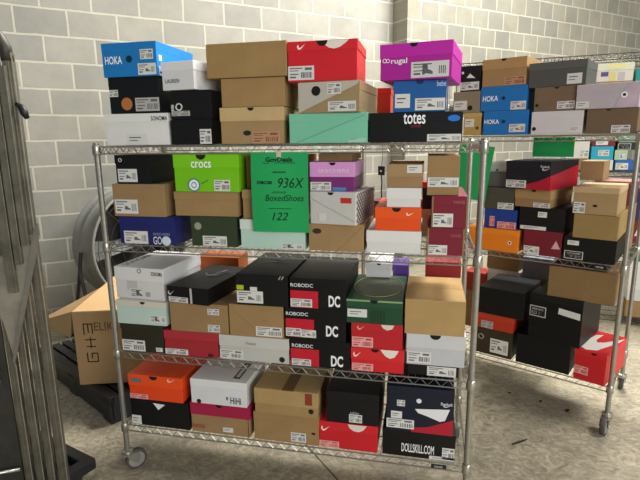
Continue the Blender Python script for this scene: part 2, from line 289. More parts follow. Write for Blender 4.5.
# ------------------------------------------------------------------ shoe boxes
BOXES = [
    ['shoe_box', 'white shoe box with grey script, lowest at the left end of the top shelf', 1, 0, 0.0476, 0.0, 1.4743, 0.2784, 0.3, 0.1215, 0.0, 0.0321, 'lid', 'E6E5E3', 'E9E8E6', None, [['T', 'SONOMA', 0.2058, 0.0932, 0.2754, 0.11, '222222'], ['L', 0.0938, 0.003, 0.1812, 0.0437, 'plain']]],
    ['shoe_box', 'black shoe box with an orange disc on its end, under the bright blue box', 1, 0, 0.08, 0.0, 1.5958, 0.2166, 0.33, 0.1355, 0.0, 0.0, 'lid', '0D1015', '0D1015', None, [['L', 0.0033, 0.0645, 0.0405, 0.0906, 'bar'], ['D', 0.0754, 0.0367, 0.0238, 'B5713C'], ['L', 0.112, 0.0083, 0.2136, 0.0584, 'grey']]],
    ['shoe_box', 'bright blue shoe box with white lettering, highest at the left end of the front rack', 1, 0, 0.0713, -0.01, 1.7313, 0.2317, 0.302, 0.1246, 0.0, 0.0, 'lid', '1B7CC4', '1B7CC4', None, [['T', 'HOKA', 0.0131, 0.0474, 0.0857, 0.0762, 'FFFFFF'], ['D', 0.1159, 0.0644, 0.0126, '10243A'], ['L', 0.1637, 0.0611, 0.2174, 0.0965, 'bar'], ['L', 0.1502, 0.0057, 0.2251, 0.0468, 'shoe'], ['SL', 0.04, 0.02, 0.22, 0.3]]],
    ['shoe_box', 'black shoe box with a sticker near its base, beneath the one with a ring logo', 1, 0, 0.3337, 0.0, 1.4743, 0.1698, 0.33, 0.0943, 0.0, 0.0, 'lid', '0E0F11', '0E0F11', None, [['L', 0.1196, 0.003, 0.1668, 0.0581, 'bar']]],
    ['shoe_box', 'black shoe box with a small ring logo, directly under the small white box', 1, 0, 0.3398, 0.0, 1.5686, 0.1677, 0.33, 0.1075, 0.0, 0.0964, 'lid', '0E0F12', '0E0F12', None, [['R', 0.0348, 0.0471, 0.0149, 'D8D8D8'], ['L', 0.003, 0.0332, 0.0138, 0.0553, 'bar'], ['L', 0.003, 0.0139, 0.0784, 0.0324, 'grey']]],
    ['shoe_box', 'small white shoe box with faint lettering on top of the black boxes at the left', 1, 0, 0.3091, -0.0, 1.6761, 0.1498, 0.24, 0.1031, -10.0, 0.0333, 'lid', 'E6E6E6', 'EEEEEE', None, [['T', 'LAUREN', 0.0171, 0.0268, 0.0814, 0.0411, '555555']]],
    ['shoe_box', 'tan shoe box with a pale lid, lowest of three brown boxes on top', 1, 0, 0.5371, 0.0, 1.4743, 0.2503, 0.3, 0.1342, 0.0, 0.0501, 'lid', 'AE8A5E', 'D2AC7A', None, [['N', 0.124, 0.1325, 0.0124], ['O', 0.1062, 0.041, 0.0158, '222222'], ['L', 0.1251, 0.003, 0.2337, 0.0454, 'brown']]],
    ['shoe_box', 'plain brown shoe box, middle of three brown boxes stacked on the top shelf', 1, 0, 0.5479, 0.0, 1.6085, 0.2465, 0.33, 0.1034, 0.0, 0.0, 'plain', 'AB8456', 'AB8456', None, []],
    ['shoe_box', 'wide plain brown carton crowning the brown stack on the top shelf', 1, 0, 0.4998, -0.01, 1.7119, 0.3077, 0.3, 0.1206, 0.0, 0.0, 'plain', 'A98353', 'A98353', None, []],
    ['shoe_box', 'mint green shoe box with a diagonal fold on the top shelf', 1, 0, 0.8061, 0.0, 1.4743, 0.2893, 0.34, 0.1063, 0.0, 0.0, 'lid', '7CC7A8', '7CC7A8', None, [['LN', [[0.025, 0.002], [0.2784, 0.0983]], '5CA386', 0.0022], ['L', 0.2179, 0.003, 0.2825, 0.0177, 'mint']]],
    ['shoe_box', 'brown and off white shoe box with a diagonal split, under the red box', 1, 0, 0.8424, 0.0, 1.5806, 0.2276, 0.33, 0.108, -5.0, 0.0, 'lid', 'A98A63', 'A98A63', None, [['PF', [[0, 0], [0, 1], [1, 1], [0.96, 0.88]], 'C2BBAF'], ['D', 0.0682, 0.0763, 0.0167, '0F1011'], ['L', 0.1089, 0.0636, 0.1598, 0.1005, 'bar'], ['L', 0.112, 0.005, 0.2135, 0.0389, 'shoe']]],
    ['shoe_box', 'red shoe box with a white curved shape on its lid, above the diagonal brown box', 1, 0, 0.807, -0.008, 1.6887, 0.2532, 0.24, 0.1367, 0.0, 0.0327, 'lid', 'D3222E', 'D9252F', None, [['W', 0.0377, 0.1077, 0.0666, 0.1275, 'FFFFFF'], ['PF', [[0.5, 1.0], [0.54, 0.9], [0.6, 0.82], [0.68, 0.79], [0.76, 0.83], [0.84, 0.93], [0.88, 1.0]], 'ECE6DA'], ['N', 0.1275, 0.1336, 0.0194], ['L', 0.003, 0.0072, 0.0975, 0.0544, 'bar']]],
    ['shoe_box', 'wide black shoe box with white lowercase lettering and a blue oval', 1, 0, 1.0982, 0.0, 1.4743, 0.3204, 0.3, 0.1028, 0.0, 0.0, 'lid', '0A0B0C', '0A0B0C', None, [['T', 'totes', 0.1202, 0.0626, 0.1948, 0.0995, 'FFFFFF'], ['T', 'ISOTONER', 0.1465, 0.0511, 0.1805, 0.0585, 'A02030'], ['O2', 0.2895, 0.0801, 0.0203, 0.0106, '1E78D8'], ['L', 0.2022, 0.003, 0.3156, 0.0275, 'shoe']]],
    ['shoe_box', 'deep blue shoe box under the magenta box on the top shelf', 1, 0, 1.1811, 0.0, 1.5771, 0.1809, 0.3, 0.1049, 0.0, 0.0, 'lid', '1D5EA3', '1D5EA3', None, [['N2', 0.0899, 0.1016, 0.0133, '0E3563'], ['L', 0.0071, 0.0144, 0.0581, 0.061, 'plain'], ['L', 0.0753, 0.0055, 0.1752, 0.0451, 'shoe'], ['T', 'bebe', 0.1464, 0.083, 0.1759, 0.1007, 'BFD5EE']]],
    ['shoe_box', 'magenta shoe box with white lettering, highest at the right end of the front rack', 1, 0, 1.1337, -0.005, 1.6819, 0.2445, 0.3, 0.1179, -9.0, 0.0439, 'lid', 'B8289F', 'C92DAE', None, [['N', 0.1162, 0.1154, 0.0133], ['T', 'rugal', 0.0399, 0.0492, 0.0944, 0.0716, 'FFFFFF'], ['R', 0.0174, 0.0652, 0.0076, 'FFFFFF'], ['R', 0.0288, 0.0645, 0.0069, 'FFFFFF'], ['L', 0.1084, 0.0049, 0.2326, 0.0553, 'boot'], ['PX', 0.1676, 0.0364, 0.2288, 0.0504, 'B0303C']]],
    ['shoe_box', 'hidden brown shoe box, lowest of those beneath the small red box', 1, 0, 1.0782, 0.36, 1.4743, 0.0712, 0.14, 0.1102, 0.0, 0, 'plain', 'A27D54', 'A27D54', None, []],
    ['shoe_box', 'red shoe box standing behind the blue one on the top shelf', 1, 0, 1.0782, 0.36, 1.5845, 0.0712, 0.14, 0.1102, 0.0, 0.024, 'lid', 'D8402E', 'DB3A2C', None, []],
    ['shoe_box', 'navy shoe box with a round white logo at the left end of the second shelf', 1, 1, 0.0691, 0.0, 1.0741, 0.2512, 0.33, 0.1148, 0.0, 0.0, 'lid', '1C2566', '1C2566', None, [['L', 0.0197, 0.003, 0.1276, 0.0555, 'shoe'], ['T', 'GO', 0.1513, 0.002, 0.1896, 0.0354, 'D8DBE8'], ['D', 0.2098, 0.0179, 0.0196, 'D8DBE8'], ['T', 'SKECHERS', 0.1517, 0.0401, 0.2277, 0.0504, '8890B8']]],
    ['shoe_box', 'brown shoe box between the navy box and the small black box on the second shelf', 1, 1, 0.0525, 0.0, 1.189, 0.2337, 0.33, 0.1333, 0.0, 0.0, 'plain', 'A37F56', 'A37F56', None, [['L', 0.0086, 0.0125, 0.1113, 0.07, 'shoe']]],
    ['shoe_box', 'black shoe box with a white shoe sticker, topmost at the left of the second shelf', 1, 1, 0.0753, 0.0, 1.3222, 0.1602, 0.33, 0.1147, 0.0, 0.0353, 'lid', '0E0F11', '0E0F11', None, [['R', 0.0266, 0.0953, 0.0081, 'D0D0D0'], ['L', 0.011, 0.0077, 0.0963, 0.0596, 'shoe']]],
    ['shoe_box', 'dark olive shoe box low on the second shelf beside the navy box', 1, 1, 0.3868, 0.006, 1.0741, 0.196, 0.33, 0.1221, 0.0, 0.0, 'lid', '34402A', '34402A', None, [['L', 0.0492, 0.003, 0.1518, 0.0437, 'shoe'], ['D', 0.0318, 0.0823, 0.0151, '9A9A8A']]],
    ['shoe_box', 'brown shoe box directly under the lime green one', 1, 1, 0.3227, 0.003, 1.1962, 0.2708, 0.33, 0.0966, 0.0, 0.0314, 'lid', 'A88257', 'A88257', None, []],
    ['shoe_box', 'lime green shoe box with white lettering on its lid', 1, 1, 0.3339, -0.004, 1.2929, 0.2721, 0.33, 0.1452, 0.0, 0.0519, 'lid', '78C614', '7ECB17', None, [['N', 0.1187, 0.1408, 0.0206], ['T', 'crocs', 0.0767, 0.094, 0.1598, 0.1181, 'FFFFFF'], ['D', 0.0838, 0.0276, 0.0253, '2B6FA8'], ['D', 0.0838, 0.0276, 0.021, 'F0F4F0'], ['R', 0.0838, 0.0276, 0.0126, '2B6FA8'], ['LN', [[0.1135, 0.0317], [0.1437, 0.0473]], '2A6A20', 0.003], ['L', 0.1674, 0.0054, 0.2332, 0.0476, 'bar']]],
    ['shoe_box', 'pale mint shoe box with a white lid below the green notice', 1, 1, 0.5972, 0.0, 1.0741, 0.2637, 0.33, 0.1147, 0.0, 0.0389, 'lid', 'BBD8CB', 'D5E2D8', None, [['L2', 0.1654, 0.003, 0.2529, 0.0232, 'boot']]],
    ['shoe_box', 'brown shoe box with a lid, peeking out left of the green notice', 1, 1, 0.607, 0.01, 1.1888, 0.2399, 0.33, 0.1137, 0.0, 0.0343, 'lid', 'A88257', 'B08A5E', None, []],
    ['shoe_box', 'dull orange brown shoe box mostly hidden behind the green notice', 1, 1, 0.6176, 0.04, 1.3026, 0.2163, 0.3, 0.1263, 0.0, 0.0, 'plain', '94632F', '94632F', None, []],
    ['shoe_box', 'brown shoe box with a dark stamp under the grey white box on the second shelf', 1, 1, 0.8724, 0.0, 1.0741, 0.2112, 0.33, 0.1052, 0.0, 0.0, 'plain', 'A9845A', 'A9845A', None, [['O', 0.0334, 0.0766, 0.0173, '3A2A1C'], ['LN', [[0.1094, 0.002], [0.2073, 0.1002]], '8E6C46', 0.0015]]],
    ['shoe_box', 'grey white shoe box with a latticed side and small red tag', 1, 1, 0.8813, -0.005, 1.1794, 0.1791, 0.26, 0.1213, -9.0, 0.0, 'lid', 'D2CFCA', 'D2CFCA', None, [['N', 0.0819, 0.1174, 0.0116], ['LN', [[0.0086, 0.093], [0.1716, 0.0146]], 'A9A7A2', 0.002], ['PX', 0.1203, 0.081, 0.1621, 0.1009, 'C9302C'], ['L', 0.0356, 0.0123, 0.0634, 0.0423, 'plain'], ['LAT']]],
    ['shoe_box', 'purple shoe box with a pink lid next to the green notice', 1, 1, 0.8811, -0.004, 1.3006, 0.169, 0.24, 0.1072, 0.0, 0.0541, 'lid', '7A2C72', 'DA9AD3', None, [['N', 0.0866, 0.1036, 0.0118], ['T', 'SKECHERS', 0.0324, 0.0694, 0.1471, 0.0821, 'EFCBEB'], ['L', 0.003, 0.003, 0.0804, 0.0346, 'bar'], ['PX', 0.0859, 0.003, 0.136, 0.015, '4C86C0']]],
    ['shoe_box', 'brown shoe box squeezed under the top shelf behind the pink lid', 1, 1, 0.9022, 0.05, 1.4079, 0.1288, 0.28, 0.0287, 0.0, 0.0, 'plain', '93704A', '93704A', None, []],
    ['shoe_box', 'white shoe box with a deep lid under the bright orange one', 1, 1, 1.0912, 0.0, 1.0741, 0.2011, 0.33, 0.0846, 0.0, 0.0447, 'lid', 'E3E1DE', 'E8E6E3', None, []],
    ['shoe_box', 'orange shoe box with a flap lid on the second shelf', 1, 1, 1.1217, 0.0, 1.1587, 0.1681, 0.3, 0.0865, 0.0, 0.0419, 'lid', 'EE531A', 'F05A1E', None, [['N', 0.0789, 0.0809, 0.016], ['W', 0.113, 0.0564, 0.1413, 0.0709, 'FFE2D0']]],
    ['shoe_box', 'plain white shoe box between the orange and brown ones', 1, 1, 1.1623, 0.0, 1.2452, 0.1253, 0.3, 0.0703, 0.0, 0.0393, 'lid', 'E2E0DD', 'E6E4E1', None, []],
    ['shoe_box', 'brown shoe box with an open topped dark lid at the right of the second shelf', 1, 1, 1.1647, 0.0, 1.3155, 0.1276, 0.3, 0.0846, 0.0, 0.0456, 'lid', 'A8825A', 'B08A60', None, [['L', 0.0698, 0.0532, 0.1217, 0.0811, 'plain']]],
    ['shoe_box', 'burgundy shoe box with brown edges, resting on the second shelf wires', 1, 1, 1.3117, -0.005, 1.0741, 0.1295, 0.33, 0.1014, 0.0, 0.0, 'lid', '7E1F30', '7E1F30', None, [['FR', '9C7A52'], ['T', 'VANS', 0.0791, 0.0681, 0.1167, 0.0807, 'A85A64'], ['L3', 0.003, 0.003, 0.071, 0.0388, 'shoe']]],
    ['shoe_box', 'burgundy shoe box with brown edges, stacked on its twin', 1, 1, 1.3238, -0.01, 1.1756, 0.1239, 0.33, 0.1145, 0.0, 0.0, 'lid', '7E1F30', '7E1F30', None, [['FR', '9C7A52'], ['T', 'VANS', 0.072, 0.0869, 0.1123, 0.0992, 'B4626C'], ['L3', 0.0044, 0.0042, 0.0747, 0.0524, 'shoe']]],
    ['shoe_box', 'tall brown shoe box above the two burgundy ones', 1, 1, 1.3043, 0.0, 1.2901, 0.1117, 0.3, 0.139, 0.0, 0.0, 'plain', 'A67F55', 'A67F55', None, [['L', 0.003, 0.0302, 0.1087, 0.0633, 'shoe']]],
    ['shoe_box', 'dark maroon shoe box behind the orange one on the second shelf', 1, 1, 1.0783, 0.36, 1.0741, 0.0503, 0.12, 0.1481, 0.0, 0.0, 'plain', '5E1F2A', '5E1F2A', None, []],
    ['shoe_box', 'hidden brown shoe box, lowest of those beneath the black box in the gap', 1, 1, 1.284, 0.36, 1.0741, 0.0461, 0.12, 0.116, 0.0, 0, 'plain', 'A27D54', 'A27D54', None, []],
    ['shoe_box', 'black shoe box standing in the gap left of the burgundy pair', 1, 1, 1.284, 0.36, 1.1901, 0.0461, 0.12, 0.116, 0.0, 0.0254, 'lid', '0F1011', 'A5262E', None, []],
    ['shoe_box', 'dark olive brown shoe box at the left end of the third shelf', 1, 2, 0.0257, 0.0, 0.5951, 0.2044, 0.33, 0.1253, 0.0, 0.0229, 'lid', '2F2B20', '2F2B20', None, [['L', 0.003, 0.003, 0.1127, 0.0531, 'bar'], ['L', 0.1637, 0.0074, 0.1946, 0.0259, 'plain']]],
    ['shoe_box', 'pale mint shoe box with a beige lid on the third shelf', 1, 2, 0.0138, 0.0, 0.7203, 0.2375, 0.33, 0.1056, 0.0, 0.0246, 'lid', 'C0D6CC', 'D6CFC0', None, [['N', 0.1298, 0.1104, 0.0122], ['L2', 0.1596, 0.0144, 0.2345, 0.0459, 'boot']]],
    ['shoe_box', 'white shoe box with black lettering on its end and lid, on the third shelf', 1, 2, 0.0016, 0.03, 0.826, 0.2418, 0.31, 0.1406, -4.0, 0.0574, 'lid', 'DCDBD9', 'E6E5E3', None, [['T', 'SONOMA', 0.1843, 0.1096, 0.2388, 0.127, '222222'], ['R', 0.1268, 0.1274, 0.0108, '888888'], ['PX', 0.0598, 0.0403, 0.1102, 0.0806, 'C4C3C2'], ['L2', 0.0711, 0.0076, 0.1763, 0.048, 'boot'], ['UT', 'SONOMA']]],
    ['shoe_box', 'dull red shoe box with a shallow lid on the third shelf', 1, 2, 0.2304, -0.0, 0.5951, 0.2478, 0.33, 0.1103, 0.0, 0.0359, 'lid', 'A52A33', 'B0303A', None, [['L', 0.003, 0.003, 0.1083, 0.0281, 'bar'], ['PX', 0.199, 0.003, 0.2217, 0.0185, '4A1014']]],
    ['shoe_box', 'brown shoe box under the slanted black box on the third shelf', 1, 2, 0.2681, 0.0, 0.7054, 0.2606, 0.33, 0.1267, 0.0, 0.0, 'plain', 'A27D54', 'A27D54', None, [['L', 0.1714, 0.0821, 0.2222, 0.1081, 'bar'], ['L', 0.1691, 0.0078, 0.2225, 0.0386, 'bar']]],
    ['shoe_box', 'black shoe box with a grey crescent on its lid and white tape down its end', 1, 2, 0.2623, 0.0, 0.8321, 0.1974, 0.36, 0.0716, -7.0, 0.0, 'lid', '0B0C0D', '0B0C0D', None, [['L', 0.0071, 0.003, 0.1003, 0.0265, 'bar'], ['W2', 0.0056, 0.0316, 0.0353, 0.0535, 'C8C8C8'], ['PX', 0.1112, 0.003, 0.1208, 0.0686, 'C4C4C0'], ['UW']]],
    ['shoe_box', 'long light grey shoe box with a black dot, low on the third shelf', 1, 2, 0.4815, -0.0, 0.5951, 0.3025, 0.33, 0.1095, 0.0, 0.0481, 'lid', 'C4C2BC', 'CAC8C2', None, [['L', 0.003, 0.0064, 0.1045, 0.0444, 'bar'], ['D', 0.2715, 0.0191, 0.0118, '1A1A1A'], ['T', 'Franco', 0.1198, 0.0736, 0.163, 0.0867, '8A8880']]],
    ['shoe_box', 'brown shoe box with a pale sticker below the black box with a yellow tag', 1, 2, 0.5323, 0.0, 0.7046, 0.2319, 0.33, 0.136, 0.0, 0.0, 'plain', 'A88257', 'A88257', None, [['LN', [[0.0031, 0.1262], [0.1392, 0.007]], '8E6C46', 0.0015], ['L', 0.1143, 0.0071, 0.2242, 0.0479, 'bar']]],
    ['shoe_box', 'large black shoe box with a yellow tag on the third shelf', 1, 2, 0.5709, -0.004, 0.8406, 0.2164, 0.38, 0.1288, 0.0, 0.0, 'lid', '101112', '101112', None, [['PX', 0.003, 0.0642, 0.0323, 0.0829, 'B8C21E'], ['L', 0.003, 0.01, 0.1125, 0.0602, 'shoe'], ['L', 0.0594, 0.061, 0.0887, 0.0776, 'plain'], ['UR'], ['T', '//', 0.1771, 0.1123, 0.2015, 0.1268, 'B0B0B0']]],
    ['shoe_box', 'lowest of three stacked black shoe boxes with a red panel and white letter logo', 1, 2, 0.7876, 0.0, 0.5951, 0.2439, 0.34, 0.114, 0.0, 0.0, 'lid', '0C0D0E', '0C0D0E', None, [['PX', 0.003, 0.003, 0.1193, 0.0749, 'C8192E'], ['L', 0.0072, 0.003, 0.0862, 0.0307, 'bar'], ['T', 'ROBODC', 0.009, 0.0806, 0.0956, 0.0955, 'E8E8E8'], ['DC', 0.1679, 0.0094, 0.2161, 0.0562]]],
    ['shoe_box', 'middle one of three stacked black shoe boxes with a red panel and white letter logo', 1, 2, 0.7707, -0.002, 0.709, 0.2455, 0.34, 0.1326, 0.0, 0.0, 'lid', '0C0D0E', '0C0D0E', None, [['PX', 0.003, 0.0113, 0.1181, 0.087, 'C8192E'], ['L', 0.003, 0.0135, 0.065, 0.0474, 'bar'], ['L', 0.0648, 0.012, 0.1259, 0.0436, 'shoe'], ['T', 'ROBODC', 0.0052, 0.1009, 0.0949, 0.1154, 'E8E8E8'], ['DC', 0.1662, 0.0214, 0.2139, 0.0671]]],
    ['shoe_box', 'topmost of three stacked black shoe boxes with a red panel and white letter logo', 1, 2, 0.7936, -0.006, 0.8417, 0.2253, 0.36, 0.1232, 0.0, 0.028, 'lid', '0C0D0E', '0C0D0E', None, [['PX', 0.003, 0.003, 0.1137, 0.0721, 'C8192E'], ['L', 0.003, 0.0061, 0.0897, 0.0389, 'bar'], ['T', 'ROBODC', 0.0048, 0.0878, 0.0948, 0.1019, 'E8E8E8'], ['DC', 0.1551, 0.0123, 0.2, 0.0586]]],
    ['shoe_box', 'red shoe box with a flap lid and white curve, resting on the third shelf wires', 1, 2, 1.0335, 0.0, 0.5951, 0.2086, 0.33, 0.099, 0.0, 0.0498, 'lid', 'D4222B', 'DA2A30', None, [['W', 0.0099, 0.0589, 0.0413, 0.084, 'FFD8D0'], ['PF', [[0.56, 1.0], [0.6, 0.86], [0.66, 0.72], [0.74, 0.64], [0.82, 0.7], [0.87, 0.86], [0.9, 1.0]], 'ECE6DA'], ['N', 0.0956, 0.0941, 0.0154], ['L', 0.006, 0.003, 0.0886, 0.0335, 'red']]],
    ['shoe_box', 'red shoe box with a white curve, squeezed under the dark green one', 1, 2, 1.0354, 0.0, 0.6941, 0.1989, 0.33, 0.1019, 0.0, 0.0, 'lid', 'C01F2A', 'C4232C', None, [['PF', [[0.58, 1.0], [0.62, 0.86], [0.7, 0.78], [0.8, 0.84], [0.84, 1.0]], 'E4DCD0'], ['W', 0.0233, 0.0731, 0.0543, 0.0935, 'F0A090'], ['L', 0.004, 0.003, 0.0856, 0.0448, 'red']]],
    ['shoe_box', 'dark green shoe box with a large oval printed on its lid', 1, 2, 1.0169, -0.006, 0.796, 0.2155, 0.35, 0.0974, 0.0, 0.0, 'lid', '1E4A30', '23503A', None, [['L', 0.0058, 0.0254, 0.0808, 0.0576, 'plain'], ['N', 0.107, 0.0854, 0.015], ['PF', [[0, 0.93], [1, 0.93], [1, 1], [0, 1]], '8FA878'], ['UO'], ['T', 'IIIII', 0.0962, 0.0026, 0.1491, 0.0546, '143A22']]],
    ['shoe_box', 'low black shoe box beneath the pale grey box at the right of the third shelf', 1, 2, 1.2541, 0.01, 0.5951, 0.1909, 0.33, 0.0469, 0.0, 0.0, 'lid', '0F1011', '0F1011', None, [['L', 0.0738, 0.003, 0.1806, 0.0415, 'shoe']]],
    ['shoe_box', 'pale grey shoe box with a flap lid under the big brown carton', 1, 2, 1.2468, 0.0, 0.642, 0.2188, 0.33, 0.1261, 0.0, 0.0558, 'lid', 'C4C4C8', 'D0D0D2', None, [['N', 0.1074, 0.12, 0.0199], ['L', 0.0046, 0.0082, 0.0938, 0.053, 'bar']]],
    ['shoe_box', 'big plain brown carton at the right end of the third shelf', 1, 2, 1.2384, -0.006, 0.7681, 0.2208, 0.32, 0.1366, 0.0, 0.0, 'plain', 'BC9460', 'C49B66', None, []],
    ['shoe_box', 'white shoe box lying behind on the dark green one', 1, 2, 1.0518, 0.3, 0.8934, 0.1152, 0.2, 0.0656, 0.0, 0.0225, 'lid', 'ECECEC', 'F0F0F0', None, [['N', 0.0608, 0.0657, 0.0087]]],
    ['shoe_box', 'hidden brown shoe box, lowest of those beneath the purple box', 1, 2, 1.1672, 0.37, 0.5951, 0.0715, 0.14, 0.1136, 0.0, 0, 'plain', 'A27D54', 'A27D54', None, []],
    ['shoe_box', 'hidden brown shoe box, second up from the shelf under the purple box', 1, 2, 1.1672, 0.37, 0.7087, 0.0715, 0.14, 0.1136, 0.0, 0, 'plain', 'A27D54', 'A27D54', None, []],
    ['shoe_box', 'purple shoe box wedged behind the big brown carton', 1, 2, 1.1672, 0.37, 0.8223, 0.0715, 0.14, 0.1136, 0.0, 0.0, 'plain', '5B3C8E', '5B3C8E', None, []],
    ['shoe_box', 'hidden brown shoe box, lowest of those beneath the maroon box behind', 1, 2, 1.3091, 0.37, 0.5951, 0.1549, 0.14, 0.1207, 0.0, 0, 'plain', 'A27D54', 'A27D54', None, []],
    ['shoe_box', 'hidden brown shoe box, second up from the shelf under the maroon box behind', 1, 2, 1.3091, 0.37, 0.7158, 0.1549, 0.14, 0.1207, 0.0, 0, 'plain', 'A27D54', 'A27D54', None, []],
    ['shoe_box', 'maroon shoe box behind the big brown carton on the third shelf', 1, 2, 1.3091, 0.37, 0.8365, 0.1549, 0.14, 0.1207, 0.0, 0.0, 'plain', '8E2226', '8E2226', None, []],
    ['shoe_box', 'hidden brown shoe box, lowest of those beneath the orange brown box', 1, 2, 0.2003, 0.4, 0.5951, 0.2239, 0.13, 0.1119, 0.0, 0, 'plain', 'A27D54', 'A27D54', None, []],
    ['shoe_box', 'hidden brown shoe box, second up from the shelf under the orange brown box', 1, 2, 0.2003, 0.4, 0.7069, 0.2239, 0.13, 0.1119, 0.0, 0, 'plain', 'A27D54', 'A27D54', None, []],
    ['shoe_box', 'orange brown shoe box standing behind the slanted black one', 1, 2, 0.2003, 0.4, 0.8188, 0.2239, 0.13, 0.1119, 0.0, 0.0, 'plain', 'A8551E', 'A8551E', None, []],
    ['shoe_box', 'black shoe box with a white triangle at the left end of the lowest shelf', 1, 3, 0.0386, 0.0, 0.241, 0.285, 0.33, 0.1289, 0.0, 0.0, 'lid', '0F1011', '0F1011', None, [['P', [[0.1137, 0.1154], [0.1716, 0.1121], [0.1377, 0.084]], 'E8E8E8'], ['L', 0.003, 0.0038, 0.0489, 0.0466, 'plain']]],
    ['shoe_box', 'orange shoe box with a red print label on the lowest shelf', 1, 3, 0.0413, -0.004, 0.3699, 0.2601, 0.33, 0.1179, 0.0, 0.0526, 'lid', 'EB4A1B', 'F0521F', None, [['N', 0.1244, 0.1097, 0.0194], ['W', 0.1906, 0.0945, 0.2288, 0.1134, 'FFC8A8'], ['PX', 0.0155, 0.0823, 0.0649, 0.1015, '6E6E70'], ['L', 0.003, 0.003, 0.0909, 0.0255, 'red']]],
    ['shoe_box', 'brown shoe box with a crimson lid on the lowest shelf', 1, 3, 0.3288, -0.0, 0.241, 0.2754, 0.33, 0.1413, 0.0, 0.057, 'lid', 'A47F56', 'A81E48', None, [['N', 0.1364, 0.1265, 0.0147], ['L', 0.1488, 0.0143, 0.1951, 0.0359, 'plain'], ['T', 'merona', 0.0039, 0.0188, 0.0657, 0.0383, 'A8442E'], ['LN', [[0.2661, 0.0946], [0.2667, 0.0049]], '5A1A22', 0.002]]],
    ['shoe_box', 'glossy white shoe box with a small black dot on the lowest shelf', 1, 3, 0.3399, -0.004, 0.3823, 0.2556, 0.33, 0.1135, 0.0, 0.0, 'lid', 'DEDEDE', 'E4E4E2', None, [['D', 0.0364, 0.0105, 0.0103, '1A1A1A'], ['T', '* HiHi', 0.1612, 0.0139, 0.2289, 0.0465, '333333'], ['UX']]],
    ['shoe_box', 'brown shoe box with a white sticker, lowest in the middle of the bottom shelf', 1, 3, 0.6182, 0.0, 0.241, 0.2849, 0.33, 0.1284, 0.0, 0.0, 'lid', 'A68053', 'A68053', None, [['L', 0.1639, 0.0097, 0.2287, 0.0517, 'bar'], ['O', 0.261, 0.0552, 0.0085, '1A1A1A']]],
    ['shoe_box', 'brown shoe box with a lid and a strip of red tape on the bottom shelf', 1, 3, 0.6276, -0.006, 0.3694, 0.2741, 0.34, 0.1124, 0.0, 0.0677, 'lid', 'AE8857', 'B89260', None, [['PX', 0.2199, 0.0577, 0.2492, 0.1094, '8A3A24'], ['D', 0.2441, 0.0297, 0.0109, '1A1A1A'], ['UB']]],
    ['shoe_box', 'red shoe box with a white half circle under the black one on the bottom shelf', 1, 3, 0.9004, -0.0, 0.241, 0.2444, 0.33, 0.1187, 0.0, 0.036, 'lid', 'CE202A', 'D4262E', None, [['W', 0.0109, 0.0754, 0.0486, 0.1027, 'FFD8D0'], ['PF', [[0.5, 1.0], [0.53, 0.86], [0.6, 0.76], [0.68, 0.74], [0.76, 0.82], [0.8, 0.94], [0.82, 1.0]], 'E4DCD0'], ['L', 0.003, 0.003, 0.0856, 0.0314, 'red']]],
    ['shoe_box', 'black shoe box with a small white sticker on the bottom shelf', 1, 3, 0.9333, -0.0, 0.3597, 0.2161, 0.33, 0.1389, 0.0, 0.0349, 'lid', '111315', '111315', None, [['L', 0.0942, 0.0081, 0.1469, 0.0436, 'bar'], ['T', 'adidas', 0.0983, 0.0453, 0.1347, 0.0564, 'AAAAAA']]],
    ['shoe_box', 'black shoe box with white capital lettering at the right end of the bottom shelf', 1, 3, 1.1609, 0.004, 0.241, 0.2857, 0.33, 0.1155, 0.0, 0.0, 'lid', '0C0C0D', '0C0C0D', None, [['T', 'DOLLSKILL.COM', 0.078, 0.0224, 0.204, 0.06, 'F0F0F0'], ['L', 0.2353, 0.0077, 0.2825, 0.0581, 'bar'], ['L', 0.1865, 0.003, 0.2827, 0.0176, 'plain']]],
    ['shoe_box', 'navy shoe box with a red lower corner and a white shoe outline', 1, 3, 1.1752, -0.004, 0.3565, 0.2592, 0.33, 0.1929, 0.0, 0.0, 'lid', '141B2C', '141B2C', None, [['PF', [[0.38, 0], [1, 0], [1, 0.36], [0.62, 0.14], [0.38, 0.1]], 'B01830'], ['P', [[0.1119, 0.1022], [0.2431, 0.1129], [0.2264, 0.0644], [0.2079, 0.0579], [0.1545, 0.0772], [0.1238, 0.0864]], 'E6E6EA'], ['D', 0.1262, 0.1378, 0.0098, 'E6E6EA'], ['L', 0.0424, 0.1089, 0.0731, 0.1346, 'bar'], ['L', 0.02, 0.0553, 0.0627, 0.0855, 'plain'], ['L', 0.003, 0.0135, 0.1098, 0.0526, 'bar'], ['T', 'Reebok', 0.2089, 0.1284, 0.2532, 0.1409, 'D8D8E0'], ['W2', 0.2167, 0.1202, 0.2499, 0.1328, 'D8D8E0']]],
    ['shoe_box', 'yellow brown shoe box left of the two blue ones on the second rack', 2, 0, 1.4917, 1.1206, 1.4982, 0.1014, 0.3, 0.1206, -26.14, 0.0212, 'lid', 'C59F58', 'CDA862', None, [['L', 0.0111, 0.0464, 0.0621, 0.0892, 'plain'], ['D', 0.0803, 0.0401, 0.0088, '5A4020']]],
    ['shoe_box', 'taupe shoe box under the black one with white stripes', 2, 0, 1.4345, 1.1486, 1.6188, 0.1534, 0.3, 0.1152, -26.14, 0.0, 'plain', '94816A', '94816A', None, [['L', 0.0064, 0.0188, 0.0815, 0.0669, 'plain'], ['D', 0.0991, 0.027, 0.0135, '141414']]],
